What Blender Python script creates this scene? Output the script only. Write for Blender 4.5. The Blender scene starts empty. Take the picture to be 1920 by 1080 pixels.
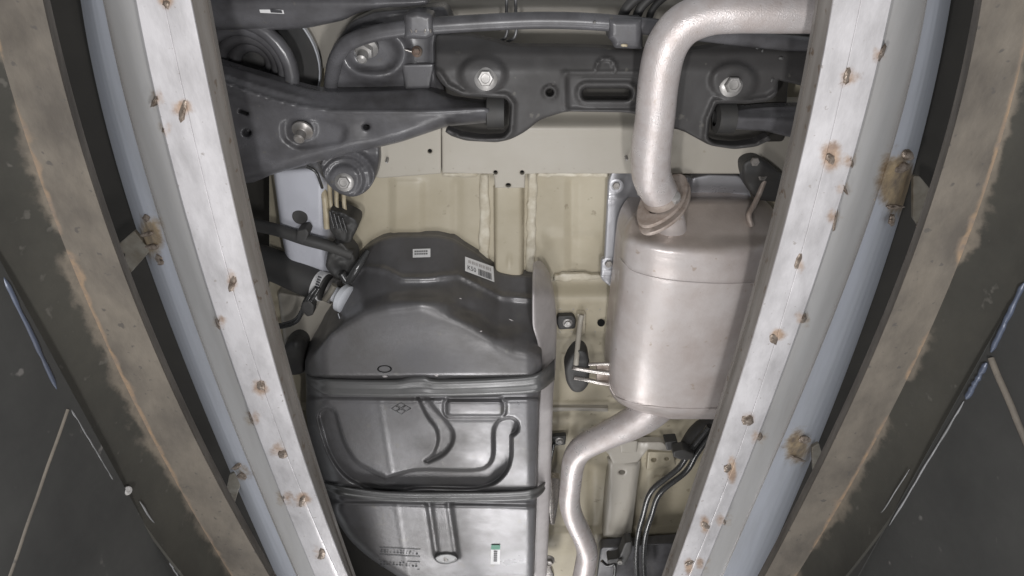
import bpy, math, random
import numpy as np
from mathutils import Vector, Matrix
from mathutils.geometry import delaunay_2d_cdt

random.seed(4)
sc = bpy.context.scene
COL = sc.collection

# ------------------------------------------------------------------ camera, light, exposure
F = 1144.0                       # focal length in pixels of a 1920 wide picture
ELEV = math.radians(56.0)        # the camera looks steeply up out of the pit
cam_d = bpy.data.cameras.new('camera')
cam_d.sensor_width = 36.0
cam_d.lens = F / 1920.0 * 36.0
cam_d.clip_start = 0.02
cam_d.clip_end = 50.0
cam = bpy.data.objects.new('camera', cam_d)
COL.objects.link(cam)
cam.location = (0, 0, 0)
cam.rotation_euler = (math.pi / 2 + ELEV, 0, 0)
sc.camera = cam

w = bpy.data.worlds.new('World')
sc.world = w
w.use_nodes = True
w.node_tree.nodes['Background'].inputs[0].default_value = (0.95, 0.97, 1.0, 1)
w.node_tree.nodes['Background'].inputs[1].default_value = 0.36


def lamp(name, loc, sx, sy, power, color=(1, 0.985, 0.985), target=None):
    d = bpy.data.lights.new(name, 'AREA')
    d.shape = 'RECTANGLE'
    d.size = sx
    d.size_y = sy
    d.energy = power
    d.color = color
    o = bpy.data.objects.new(name, d)
    COL.objects.link(o)
    o.location = loc
    t = Vector(target) if target else Vector((loc[0], loc[1], loc[2] + 1))
    o.rotation_euler = (t - Vector(loc)).to_track_quat('-Z', 'Y').to_euler()
    return o


lamp('pit_lamp', (-0.11, 0.16, -0.06), 0.035, 0.10, 2.5)
lamp('pit_lamp', (0.11, 0.16, -0.06), 0.035, 0.10, 2.5)
lamp('pit_lamp', (-0.13, 0.75, -0.10), 0.06, 0.30, 1.2)
lamp('pit_lamp', (0.13, 0.75, -0.10), 0.06, 0.30, 1.2)
lamp('pit_lamp', (0.14, 2.35, -0.10), 0.16, 1.1, 7.5)
lamp('pit_lamp', (-0.20, 2.2, -0.10), 0.22, 1.1, 18.0)

sc.view_settings.view_transform = 'Standard'
sc.view_settings.look = 'None'
sc.view_settings.exposure = 0.0
sc.view_settings.gamma = 1.0
sc.view_settings.use_curve_mapping = False

CE, SE = math.cos(ELEV), math.sin(ELEV)

# ------------------------------------------------------------------ geometry helpers


def ray(x, y):
    u = (np.asarray(x, float) - 960.0) / F
    v = (540.0 - np.asarray(y, float)) / F
    return u, CE - SE * v, SE + CE * v


def PN(x, y, z):
    """points at height z on the sight lines through picture points"""
    dx, dy, dz = ray(x, y)
    k = np.asarray(z, float) / dz
    return np.stack([dx * k, dy * k, np.broadcast_to(np.asarray(z, float), k.shape)], -1)


def P(x, y, z):
    return Vector(PN(x, y, z).tolist())


def PX(x, y, X):
    dx, dy, dz = [float(a) for a in ray(x, y)]
    k = X / dx
    return Vector((dx * k, dy * k, dz * k))


def mpp(x, y, z):
    """metres per pixel at a place"""
    return float(z / ray(x, y)[2]) / F


def vnoise(x, y, s, seed=0):
    x = np.asarray(x, float) / s
    y = np.asarray(y, float) / s
    xi = np.floor(x)
    yi = np.floor(y)
    fx = x - xi
    fy = y - yi
    fx = fx * fx * (3 - 2 * fx)
    fy = fy * fy * (3 - 2 * fy)

    def h(a, b):
        t = np.sin(a * 127.1 + b * 311.7 + seed * 74.7) * 43758.5453
        return t - np.floor(t)
    return (h(xi, yi) * (1 - fx) + h(xi + 1, yi) * fx) * (1 - fy) + (h(xi, yi + 1) * (1 - fx) + h(xi + 1, yi + 1) * fx) * fy


def sst(a, b, x):
    t = np.clip((np.asarray(x, float) - a) / (b - a), 0, 1)
    return t * t * (3 - 2 * t)


def dseg(x, y, pts, closed=False):
    x = np.asarray(x, float)
    y = np.asarray(y, float)
    d = np.full(x.shape, 1e9)
    n = len(pts)
    for i in range(n if closed else n - 1):
        ax, ay = pts[i][:2]
        bx, by = pts[(i + 1) % n][:2]
        ex, ey = bx - ax, by - ay
        L = ex * ex + ey * ey + 1e-12
        t = np.clip(((x - ax) * ex + (y - ay) * ey) / L, 0, 1)
        d = np.minimum(d, np.hypot(x - ax - t * ex, y - ay - t * ey))
    return d


def inside(x, y, poly):
    x = np.asarray(x, float)
    y = np.asarray(y, float)
    r = np.zeros(x.shape, bool)
    n = len(poly)
    for i in range(n):
        ax, ay = poly[i][:2]
        bx, by = poly[(i + 1) % n][:2]
        if ay == by:
            continue
        c = ((ay > y) != (by > y)) & (x < (bx - ax) * (y - ay) / (by - ay) + ax)
        r ^= c
    return r


def sd(x, y, poly):
    """signed distance, positive inside"""
    d = dseg(x, y, poly, True)
    return np.where(inside(x, y, poly), d, -d)


def cat(pts, n=8):
    """smooth open curve through points of any dimension"""
    a = np.array(pts, float)
    a = np.vstack([2 * a[0] - a[1], a, 2 * a[-1] - a[-2]])
    out = []
    for i in range(1, len(a) - 2):
        p0, p1, p2, p3 = a[i - 1:i + 3]
        for t in np.linspace(0, 1, n, endpoint=False):
            out.append(0.5 * ((2 * p1) + (-p0 + p2) * t + (2 * p0 - 5 * p1 + 4 * p2 - p3) * t * t + (-p0 + 3 * p1 - 3 * p2 + p3) * t ** 3))
    out.append(a[-2])
    return np.array(out)


def fillet(pts, r=6, n=4):
    """closed outline with rounded corners; a third number sets a corner's own radius"""
    out = []
    m = len(pts)
    for i in range(m):
        p = np.array(pts[i][:2], float)
        a = np.array(pts[i - 1][:2], float)
        b = np.array(pts[(i + 1) % m][:2], float)
        rr = pts[i][2] if len(pts[i]) > 2 else r
        la, lb = np.linalg.norm(a - p), np.linalg.norm(b - p)
        k = min(rr, la * 0.48, lb * 0.48)
        if k < 0.3:
            out.append(tuple(p))
            continue
        s = p + (a - p) / la * k
        e = p + (b - p) / lb * k
        for t in np.linspace(0, 1, n + 1):
            q = (1 - t) ** 2 * s + 2 * t * (1 - t) * p + t * t * e
            out.append(tuple(q))
    return out


def ell(cx, cy, rx, ry, n=24, rot=0):
    c, s = math.cos(rot), math.sin(rot)
    return [(cx + rx * math.cos(t) * c - ry * math.sin(t) * s, cy + rx * math.cos(t) * s + ry * math.sin(t) * c)
            for t in [2 * math.pi * i / n for i in range(n)]]


def densify(poly, step):
    out = []
    m = len(poly)
    for i in range(m):
        a = np.array(poly[i][:2], float)
        b = np.array(poly[(i + 1) % m][:2], float)
        k = max(1, int(round(np.linalg.norm(b - a) / step)))
        for j in range(k):
            out.append(a + (b - a) * j / k)
    # drop doubles
    res = [out[0]]
    for p in out[1:]:
        if np.linalg.norm(p - res[-1]) > 0.25:
            res.append(p)
    if np.linalg.norm(res[0] - res[-1]) < 0.25:
        res.pop()
    return np.array(res)


def link(name, me, material, parent=None, smooth=True):
    o = bpy.data.objects.new(name, me)
    COL.objects.link(o)
    if material is not None:
        me.materials.append(material)
    if smooth and len(me.polygons):
        me.polygons.foreach_set('use_smooth', [True] * len(me.polygons))
    if parent is not None:
        o.parent = parent
        o.matrix_parent_inverse = Matrix.Translation(WLOC.get(parent.name, Vector((0, 0, 0)))).inverted()
    return o


WLOC = {}


def raw(name, verts, faces, material, parent=None, smooth=True, sharp=False):
    me = bpy.data.meshes.new(name)
    me.from_pydata([tuple(map(float, v)) for v in verts], [], faces)
    me.update()
    o = link(name, me, material, parent, smooth)
    if sharp:
        me.set_sharp_from_angle(angle=math.radians(sharp if sharp is not True else 35))
    return o


def thing(name, label, cat_, at, group=None):
    o = bpy.data.objects.new(name, None)
    COL.objects.link(o)
    o.empty_display_size = 0.03
    o.location = at
    WLOC[o.name] = Vector(at)
    o['label'] = label
    o['category'] = cat_
    if group:
        o['group'] = group
    return o


def tag(o, label, cat_, group=None):
    o['label'] = label
    o['category'] = cat_
    if group:
        o['group'] = group
    return o


def struct(name, at=(0, 0, 0)):
    o = bpy.data.objects.new(name, None)
    COL.objects.link(o)
    o.empty_display_size = 0.03
    o.location = at
    WLOC[o.name] = Vector(at)
    o['kind'] = 'structure'
    return o


def sheet(name, outline, zf, material, parent=None, holes=(), step=6.0, edge_r=0.003, edge_w=5.0, skirt=0.006, mask=None, creases=()):
    """pressed sheet or moulding: outline seen from the pit, height zf, rolled edges and a real thickness"""
    if not callable(zf):
        zconst = float(zf)
        zf = lambda x, y: np.full(np.shape(x), zconst)
    loops = [densify(outline, step)] + [densify(h, min(step, 4)) for h in holes]
    pts, edges = [], []
    for lp in loops:
        b = len(pts)
        n = len(lp)
        pts.extend(lp.tolist())
        edges.extend([(b + i, b + (i + 1) % n) for i in range(n)])
    nb = len(pts)
    polys = [lp.tolist() for lp in loops]

    def sdist(x, y):
        d = sd(x, y, polys[0])
        for h in polys[1:]:
            d = np.minimum(d, -sd(x, y, h))
        return d
    extra = []
    for lp in loops:
        n = len(lp)
        t = np.roll(lp, -1, 0) - np.roll(lp, 1, 0)
        nr = np.stack([-t[:, 1], t[:, 0]], 1)
        nr /= np.linalg.norm(nr, axis=1)[:, None] + 1e-9
        for k in (0.22 * edge_w, 0.55 * edge_w, 1.0 * edge_w):
            for s in (-1, 1):
                q = lp + nr * k * s
                dd = sdist(q[:, 0], q[:, 1])
                extra.extend(q[dd > 0.85 * k].tolist())
    x0, y0 = loops[0].min(0)
    x1, y1 = loops[0].max(0)
    gx, gy = np.meshgrid(np.arange(x0 + step / 2, x1, step), np.arange(y0 + step / 2, y1, step))
    gx = gx.ravel() + (np.arange(gx.size) % 7) * 0.01
    gy = gy.ravel() + (np.arange(gy.size) % 5) * 0.01
    dd = sdist(gx, gy)
    k = dd > 1.0 * edge_w + 0.35 * step
    grid = np.stack([gx[k], gy[k]], 1)
    for (crv, offs, closed) in creases:                # denser rows of points along pressed edges
        crv = np.array(crv, float)
        n = len(crv)
        t = (np.roll(crv, -1, 0) - np.roll(crv, 1, 0)) if closed else np.gradient(crv, axis=0)
        nr = np.stack([-t[:, 1], t[:, 0]], 1)
        nr /= np.linalg.norm(nr, axis=1)[:, None] + 1e-9
        dg_ = dseg(grid[:, 0], grid[:, 1], crv, closed)
        grid = grid[(dg_ < min(map(abs, offs)) - 1.2) | (dg_ > max(map(abs, offs)) + 1.2)] if min(map(abs, offs)) > 3 else grid[dg_ > max(map(abs, offs)) + 1.2]
        for o_ in offs:
            for sg in (-1, 1):
                q = crv + nr * o_ * sg
                if not closed:
                    for end, dr in ((crv[0], -t[0]), (crv[-1], t[-1])):
                        a0 = math.atan2(dr[1], dr[0])
                        q = np.vstack([q, [(end[0] + o_ * math.cos(a0 + w_), end[1] + o_ * math.sin(a0 + w_)) for w_ in np.linspace(-1.4, 1.4, 10)]])
                dq = dseg(q[:, 0], q[:, 1], crv, closed)
                q = q[(dq > abs(o_) - .6) & (sdist(q[:, 0], q[:, 1]) > edge_w + 2)]
                extra.extend(q.tolist())
                if o_ == 0:
                    break
    allp = pts + extra + grid.tolist()
    r = delaunay_2d_cdt([Vector(p) for p in allp], edges, [], 0, 1e-3)
    v2 = np.array([(v.x, v.y) for v in r[0]])
    tri = np.array([f for f in r[2] if len(f) == 3])
    c = v2[tri].mean(1)
    tri = tri[sdist(c[:, 0], c[:, 1]) > 0]
    d = np.maximum(sdist(v2[:, 0], v2[:, 1]), 0)
    z = zf(v2[:, 0], v2[:, 1]).astype(float)
    q = np.clip(1 - d / edge_w, 0, 1)
    z = z + edge_r * (1 - np.sqrt(np.maximum(0, 1 - q * q)))
    V = PN(v2[:, 0], v2[:, 1], z)
    # wind so that the faces look down at the pit
    a, b, cc = V[tri[:, 0]], V[tri[:, 1]], V[tri[:, 2]]
    nz = np.einsum('ij,ij->i', np.cross(b - a, cc - a), a)
    fl = nz > 0
    tri[fl] = tri[fl][:, ::-1]
    faces = tri.tolist()
    verts = V.tolist()
    cnt = {}
    for f in faces:
        for i in range(3):
            e = (f[i], f[(i + 1) % 3])
            cnt[e] = cnt.get(e, 0) + 1
    if skirt:
        m = {}

        def side(i):
            if i not in m:
                m[i] = (len(verts), len(verts) + 1)
                verts.append(list(V[i]))
                verts.append([V[i][0], V[i][1], V[i][2] + skirt])
            return m[i]
        for (i, j) in cnt:
            if (j, i) not in cnt:
                (a0, a1), (b0, b1) = side(i), side(j)
                faces.append([b0, a0, a1, b1])
    me = bpy.data.meshes.new(name)
    me.from_pydata(verts, [], faces)
    me.update()
    if mask is not None:
        mv = mask(v2[:, 0], v2[:, 1])
        at = me.attributes.new('mask', 'FLOAT', 'POINT')
        full = np.zeros(len(verts))
        full[:len(mv)] = mv
        at.data.foreach_set('value', full)
    return link(name, me, material, parent)


def onto(name, pts2, faces, zf, eps, material, parent):
    """thin print or label laid on a surface of height zf"""
    a = np.array(pts2, float)
    z = (zf(a[:, 0], a[:, 1]) if callable(zf) else np.full(len(a), zf)) - eps
    return raw(name, PN(a[:, 0], a[:, 1], z), faces, material, parent, smooth=False)


def tube(name, pts, r, material, parent=None, seg=14, n=8, smooth_path=True, caps=True, rough=0.0):
    """bent pipe through 3-D points; r one number or one for each point"""
    pts = [tuple(p) for p in pts]
    rr = [r] * len(pts) if not hasattr(r, '__len__') else list(r)
    a = np.array([tuple(p) + (q,) for p, q in zip(pts, rr)])
    c = cat(a, n) if smooth_path and len(a) > 2 else a
    X, R = c[:, :3], c[:, 3]
    T = np.gradient(X, axis=0)
    T /= np.linalg.norm(T, axis=1)[:, None] + 1e-12
    up = np.array([0, 0, 1.0]) if abs(T[0][2]) < 0.9 else np.array([1.0, 0, 0])
    N = np.cross(T[0], up)
    N /= np.linalg.norm(N)
    verts, faces = [], []
    for i in range(len(X)):
        N = N - T[i] * np.dot(N, T[i])
        N /= np.linalg.norm(N)
        B = np.cross(T[i], N)
        for k in range(seg):
            t = 2 * math.pi * k / seg
            q = R[i] * (1 + (rough * (random.random() - .5) if rough else 0))
            verts.append(X[i] + q * (N * math.cos(t) + B * math.sin(t)))
    for i in range(len(X) - 1):
        for k in range(seg):
            k2 = (k + 1) % seg
            faces.append([i * seg + k, i * seg + k2, (i + 1) * seg + k2, (i + 1) * seg + k])
    if caps:
        for i, flip in ((0, 1), (len(X) - 1, 0)):
            b = len(verts)
            for k in range(seg):
                verts.append(verts[i * seg + k])
            f = list(range(b, b + seg))
            faces.append(f[::-1] if flip else f)
    return raw(name, verts, faces, material, parent)


def tpx(name, pts, rpx, material, parent=None, **kw):
    """pipe through picture points (x, y, height), radius in pixels there"""
    p3 = [P(*p) for p in pts]
    if hasattr(rpx, '__len__'):
        r = [q * mpp(*p) for q, p in zip(rpx, pts)]
    else:
        r = rpx * mpp(*pts[len(pts) // 2])
    return tube(name, p3, r, material, parent, **kw)


def lathe(name, base, axis, prof, material, parent=None, seg=28, hexed=(), sharp=35, cap=True):
    """turned part: prof = (radius, height along axis); rings listed in hexed are six-sided"""
    ax = Vector(axis).normalized()
    u = ax.cross(Vector((0, 0, 1)) if abs(ax.z) < 0.9 else Vector((1, 0, 0))).normalized()
    v = ax.cross(u)
    verts, faces = [], []
    for i, (r, h) in enumerate(prof):
        for k in range(seg):
            t = 2 * math.pi * k / seg
            q = r
            if i in hexed:
                q = r * 0.9 / math.cos(((t + math.pi / 6) % (math.pi / 3)) - math.pi / 6)
            verts.append(Vector(base) + ax * h + (u * math.cos(t) + v * math.sin(t)) * q)
    m = len(prof)
    for i in range(m - 1):
        for k in range(seg):
            k2 = (k + 1) % seg
            faces.append([i * seg + k, (i + 1) * seg + k, (i + 1) * seg + k2, i * seg + k2])
    if cap:
        faces.append([(m - 1) * seg + k for k in range(seg)][::-1])
    return raw(name, verts, faces, material, parent, sharp=sharp)


def bolt(x, y, z, rpx, material, parent, axis=(0.0, -0.25, -1), tall=0.8, name='bolt', flange=True):
    r = rpx * mpp(x, y, z)
    if flange:
        prof = [(r, 0.0), (r, r * .14), (r * .93, r * .2), (r * .72, r * .3), (r * .66, r * .32), (r * .66, r * tall), (r * .58, r * (tall + .1)), (r * .4, r * (tall + .1)), (r * .36, r * tall), (0.001 * r, r * (tall - .02))]
        hx = (4, 5, 6)
    else:
        prof = [(r, 0.0), (r, r * tall), (r * .86, r * (tall + .12)), (r * .5, r * (tall + .12)), (r * .45, r * tall), (0.001 * r, r * tall)]
        hx = (0, 1, 2)
    return lathe(name, P(x, y, z + 0.002), axis, prof, material, parent, 36, hx)


def ribbon(name, curves, material, parent=None, y0=-160, y1=1300, dy=8, sub=4, mask=None, bump=0.0, seed=0, wob=None):
    """long strip lofted between edge curves: each (list of (y, x), height)"""
    ys = np.concatenate([[-3000, -1600, -900, -550, -330, -230], np.arange(y0, y1 + dy, dy, dtype=float), [1400, 1520, 1640, 1760]])
    cols = []
    for pts, z in curves:
        a = np.array(pts, float)
        deg = 3 if len(a) > 5 else 2
        c = np.polyfit(a[:, 0] / 1000., a[:, 1], deg)
        lo, hi = 0.0, 1080.0
        yc = np.clip(ys, lo, hi)
        x = np.polyval(c, yc / 1000.)
        dc = np.polyder(c)
        x = x + np.polyval(dc, yc / 1000.) * (ys - yc) / 1000.
        cols.append((x, z))
    X, Z = [], []
    for i in range(len(cols) - 1):
        for k in range(sub):
            t = k / sub
            X.append(cols[i][0] * (1 - t) + cols[i + 1][0] * t)
            Z.append(np.full(len(ys), cols[i][1] * (1 - t) + cols[i + 1][1] * t))
    X.append(cols[-1][0])
    Z.append(np.full(len(ys), cols[-1][1]))
    X, Z = np.array(X), np.array(Z)
    Y = np.broadcast_to(ys, X.shape)
    if wob:
        Z = Z + wob(X, Y)
    if bump:
        Z = Z + bump * (vnoise(X, Y, 60, seed) - .5)
    V = PN(X, Y, Z)
    m, n = X.shape
    faces = []
    for i in range(m - 1):
        for j in range(n - 1):
            faces.append([i * n + j, i * n + j + 1, (i + 1) * n + j + 1, (i + 1) * n + j])
    VV = V.reshape(-1, 3)
    f0 = faces[len(faces) // 2]
    nn = np.cross(VV[f0[1]] - VV[f0[0]], VV[f0[2]] - VV[f0[0]])
    if np.dot(nn, VV[f0[0]]) > 0:
        faces = [f[::-1] for f in faces]
    me = bpy.data.meshes.new(name)
    me.from_pydata(VV.tolist(), [], faces)
    me.update()
    if mask is not None:
        at = me.attributes.new('mask', 'FLOAT', 'POINT')
        at.data.foreach_set('value', mask(X.ravel(), Y.ravel()))
    o = link(name, me, material, parent)
    me.set_sharp_from_angle(angle=math.radians(25))
    return o


def blob(name, x, y, z, rx, ry, h, material, parent, seed=0, n=9):
    """lumpy weld bead or lump on a surface"""
    rnd = random.Random(seed)
    verts, faces = [], []
    rings = 4
    ph = rnd.random() * 6
    rot = rnd.uniform(-.5, .5)
    for i in range(rings + 1):
        t = i / rings
        for k in range(n):
            a = 2 * math.pi * k / n
            q = math.cos(t * math.pi / 2) * (1 + .28 * math.sin(2 * a + ph) + .5 * (rnd.random() - .5))
            ex, ey = rx * q * math.cos(a), ry * q * math.sin(a)
            verts.append(P(x + ex * math.cos(rot) - ey * math.sin(rot), y + ex * math.sin(rot) + ey * math.cos(rot), z + 0.001 - h * math.sin(t * math.pi / 2) * (1 + .35 * (rnd.random() - .5))))
    for i in range(rings):
        for k in range(n):
            k2 = (k + 1) % n
            faces.append([i * n + k, i * n + k2, (i + 1) * n + k2, (i + 1) * n + k])
    faces.append([rings * n + k for k in range(n)])
    return raw(name, verts, faces, material, parent)


# ------------------------------------------------------------------ materials
def mat(name, c1, c2=None, scale=8, rough=0.5, metal=0.0, bump=0.0, bscale=60, rough_var=0.1, stretch=None, mask=None, mask_col=None, mask_scale=40,
        spots=None, spot_scale=90, spot_lo=0.62, spec=0.5, coat=0.0, detail=5, mask_hi=1.0):
    m = bpy.data.materials.new(name)
    m.use_nodes = True
    nt = m.node_tree
    N, L = nt.nodes, nt.links
    b = N['Principled BSDF']
    tc = N.new('ShaderNodeTexCoord')
    src = tc.outputs['Object']
    if stretch:
        mp = N.new('ShaderNodeMapping')
        mp.inputs['Scale'].default_value = stretch
        L.new(src, mp.inputs[0])
        src = mp.outputs[0]
    c2 = c2 or c1
    nz = N.new('ShaderNodeTexNoise')
    nz.inputs['Scale'].default_value = scale
    nz.inputs['Detail'].default_value = detail
    nz.inputs['Roughness'].default_value = 0.62
    L.new(src, nz.inputs['Vector'])
    rp = N.new('ShaderNodeValToRGB')
    rp.color_ramp.elements[0].position = 0.36
    rp.color_ramp.elements[1].position = 0.66
    rp.color_ramp.elements[0].color = (*c1, 1)
    rp.color_ramp.elements[1].color = (*c2, 1)
    L.new(nz.outputs['Fac'], rp.inputs[0])
    col = rp.outputs[0]

    def mix(fac, a, bcol):
        mx = N.new('ShaderNodeMix')
        mx.data_type = 'RGBA'
        L.new(fac, mx.inputs[0])
        L.new(a, mx.inputs[6])
        if isinstance(bcol, tuple):
            mx.inputs[7].default_value = (*bcol, 1)
        else:
            L.new(bcol, mx.inputs[7])
        return mx.outputs[2]

    def ramp(sock, lo, hi, top=1.0):
        r = N.new('ShaderNodeMapRange')
        r.interpolation_type = 'SMOOTHSTEP'
        r.inputs[1].default_value = lo
        r.inputs[2].default_value = hi
        r.inputs[4].default_value = top
        L.new(sock, r.inputs[0])
        return r.outputs[0]
    if spots:
        s = N.new('ShaderNodeTexNoise')
        s.inputs['Scale'].default_value = spot_scale
        s.inputs['Detail'].default_value = 3
        L.new(tc.outputs['Object'], s.inputs['Vector'])
        col = mix(ramp(s.outputs['Fac'], spot_lo, spot_lo + 0.07, 0.85), col, spots)
    mk = None
    if mask:
        at = N.new('ShaderNodeAttribute')
        at.attribute_name = 'mask'
        s = N.new('ShaderNodeTexNoise')
        s.inputs['Scale'].default_value = mask_scale
        s.inputs['Detail'].default_value = 6
        s.inputs['Roughness'].default_value = 0.7
        L.new(tc.outputs['Object'], s.inputs['Vector'])
        ad = N.new('ShaderNodeMath')
        ad.operation = 'ADD'
        L.new(at.outputs['Fac'], ad.inputs[0])
        sb = N.new('ShaderNodeMath')
        sb.operation = 'MULTIPLY_ADD'
        sb.inputs[1].default_value = 1.3
        sb.inputs[2].default_value = -0.65
        L.new(s.outputs['Fac'], sb.inputs[0])
        L.new(sb.outputs[0], ad.inputs[1])
        mk = ramp(ad.outputs[0], 0.28, 0.82, mask_hi)
        r2 = N.new('ShaderNodeValToRGB')
        r2.color_ramp.elements[0].position = 0.35
        r2.color_ramp.elements[1].position = 0.68
        r2.color_ramp.elements[0].color = (*mask_col[0], 1)
        r2.color_ramp.elements[1].color = (*mask_col[1], 1)
        L.new(s.outputs['Fac'], r2.inputs[0])
        col = mix(mk, col, r2.outputs[0])
    L.new(col, b.inputs['Base Color'])
    b.inputs['Metallic'].default_value = metal
    b.inputs['Specular IOR Level'].default_value = spec
    if coat:
        b.inputs['Coat Weight'].default_value = coat
        b.inputs['Coat Roughness'].default_value = 0.25
    rr = N.new('ShaderNodeMapRange')
    rr.inputs[1].default_value = 0.3
    rr.inputs[2].default_value = 0.7
    rr.inputs[3].default_value = max(0.03, rough - rough_var)
    rr.inputs[4].default_value = min(1, rough + rough_var)
    L.new(nz.outputs['Fac'], rr.inputs[0])
    L.new(rr.outputs[0], b.inputs['Roughness'])
    if bump:
        bn = N.new('ShaderNodeTexNoise')
        bn.inputs['Scale'].default_value = bscale
        bn.inputs['Detail'].default_value = 4
        L.new(src, bn.inputs['Vector'])
        bp = N.new('ShaderNodeBump')
        bp.inputs['Strength'].default_value = bump
        bp.inputs['Distance'].default_value = 0.002
        L.new(bn.outputs['Fac'], bp.inputs['Height'])
        L.new(bp.outputs[0], b.inputs['Normal'])
    return m


RUST = ((0.30, 0.17, 0.10), (0.13, 0.075, 0.05))
M = {}
M['galv'] = mat('galvanised_plate', (0.72, 0.70, 0.71), (0.49, 0.475, 0.48), 14, 0.42, 0.25, bump=0.15, bscale=90, stretch=(2.3, 1.0, 2.3), spots=(0.40, 0.37, 0.35), spot_scale=130, spot_lo=0.66,
                mask=True, mask_col=((0.58, 0.40, 0.26), (0.27, 0.17, 0.115)), mask_scale=42, mask_hi=.85)
M['zinc'] = mat('zinc_channel', (0.46, 0.455, 0.45), (0.39, 0.38, 0.37), 7, 0.45, 0.2, stretch=(4, 0.5, 4), bump=0.05, mask=True, mask_col=((0.48, 0.36, 0.21), (0.19, 0.14, 0.10)), mask_scale=48)
M['inner'] = mat('dull_zinc', (0.30, 0.28, 0.26), (0.22, 0.2, 0.18), 14, 0.6, 0.1, stretch=(4, 0.6, 4), spots=(0.16, 0.12, 0.09), spot_scale=70)
M['brown'] = mat('brown_steel', (0.126, 0.111, 0.092), (0.070, 0.062, 0.053), 16, 0.62, 0.0, stretch=(1.6, .9, 1.6), bump=0.3, bscale=70, spots=(0.062, 0.057, 0.052), spot_scale=150, spot_lo=0.64, mask=True, mask_col=((0.24, 0.165, 0.10), (0.125, 0.105, 0.09)), mask_scale=75, mask_hi=0.9, spec=0.3)
M['darkwall'] = mat('dark_wall', (0.037, 0.037, 0.035), (0.024, 0.024, 0.023), 9, 0.6, 0.0, bump=0.2, bscale=50, spots=(0.10, 0.095, 0.09), spot_scale=60, spot_lo=0.685, spec=0.3,
                    mask=True, mask_col=((0.16, 0.14, 0.115), (0.085, 0.075, 0.065)), mask_scale=45, mask_hi=0.85)
M['sideleg'] = mat('grimy_steel', (0.046, 0.044, 0.037), (0.030, 0.029, 0.025), 10, 0.6, 0.0, bump=0.25, bscale=60, spots=(0.07, 0.066, 0.058), spot_scale=80, spot_lo=0.67, spec=0.3,
                   mask=True, mask_col=((0.17, 0.145, 0.115), (0.10, 0.088, 0.074)), mask_scale=60, mask_hi=0.85)
M['dark'] = mat('dark_shade', (0.050, 0.047, 0.042), (0.04, 0.038, 0.035), 5, 0.8, spec=0.2)
M['weld'] = mat('weld_metal', (0.36, 0.30, 0.25), (0.13, 0.095, 0.07), 160, 0.4, 0.5, bump=0.6, bscale=260)
M['bracket'] = mat('bracket_zinc', (0.25, 0.235, 0.20), (0.15, 0.13, 0.10), 30, 0.5, 0.3)
M['beige'] = mat('beige_paint', (0.40, 0.375, 0.33), (0.365, 0.34, 0.29), 5, 0.45, 0.0, bump=0.06, bscale=30, spots=(0.30, 0.27, 0.21), spot_scale=75, spot_lo=0.69)
M['tan'] = mat('floor_paint', (0.47, 0.425, 0.325), (0.40, 0.355, 0.26), 8, 0.45, 0.0, bump=0.07, bscale=30, spots=(0.29, 0.25, 0.18), spot_scale=48, spot_lo=0.655)
M['white_body'] = mat('pale_body_paint', (0.50, 0.51, 0.56), (0.45, 0.46, 0.50), 5, 0.3)
M['sealer'] = mat('seam_sealer', (0.64, 0.60, 0.50), (0.47, 0.42, 0.32), 45, 0.55, 0.0, bump=0.7, bscale=70)
M['black'] = mat('black_coating', (0.115, 0.114, 0.121), (0.056, 0.054, 0.056), 18, 0.33, 0.0, bump=0.10, bscale=45, spots=(0.12, 0.115, 0.105), spot_scale=85, spot_lo=0.68, spec=0.5)
M['member'] = mat('crossmember_coating', (0.062, 0.060, 0.060), (0.044, 0.042, 0.041), 12, 0.48, 0.0, bump=0.15, bscale=60, spots=(0.105, 0.10, 0.09), spot_scale=70, spot_lo=0.66, spec=0.35)
M['tank'] = mat('tank_coating', (0.170, 0.168, 0.174), (0.100, 0.096, 0.094), 7, 0.37, 0.4, bump=0.12, bscale=90, spots=(0.15, 0.145, 0.138), spot_scale=45, spot_lo=0.64, spec=0.7, rough_var=0.12)
M['strap'] = mat('strap_steel', (0.095, 0.095, 0.095), (0.065, 0.065, 0.062), 12, 0.36, 0.1, spec=0.8)
M['rubber'] = mat('rubber', (0.042, 0.042, 0.042), (0.055, 0.053, 0.05), 22, 0.6, bump=0.1)
M['exhaust'] = mat('aluminised_steel', (0.57, 0.53, 0.515), (0.44, 0.385, 0.36), 13, 0.38, 0.25, spots=(0.40, 0.33, 0.28), spot_scale=80, spot_lo=0.68, bump=0.10, bscale=300, rough_var=0.08, mask=True, mask_col=((0.52, 0.45, 0.40), (0.40, 0.335, 0.29)), mask_scale=14, mask_hi=.8)
M['pipe'] = mat('aluminised_pipe', (0.64, 0.60, 0.59), (0.52, 0.465, 0.445), 45, 0.34, 0.4, bump=0.3, bscale=850, spots=(0.46, 0.40, 0.365), spot_scale=150, spot_lo=0.66, rough_var=0.12)
M['rusty'] = mat('rusty_flange', (0.44, 0.38, 0.34), (0.30, 0.24, 0.20), 60, 0.55, 0.25, bump=0.5, bscale=120)
M['alu'] = mat('aluminium_shield', (0.44, 0.44, 0.46), (0.38, 0.38, 0.40), 12, 0.34, 0.5, bump=0.08)
M['tshield'] = mat('grey_shield', (0.50, 0.475, 0.47), (0.40, 0.375, 0.37), 20, 0.5, 0.3, bump=0.1)
M['bolt'] = mat('zinc_bolt', (0.42, 0.41, 0.40), (0.30, 0.29, 0.275), 70, 0.45, 0.5)
M['dbolt'] = mat('dull_bolt', (0.32, 0.31, 0.30), (0.22, 0.2, 0.18), 60, 0.4, 0.5)
M['rbolt'] = mat('rusty_bolt', (0.2, 0.13, 0.1), (0.12, 0.1, 0.08), 80, 0.6, 0.3)
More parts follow.
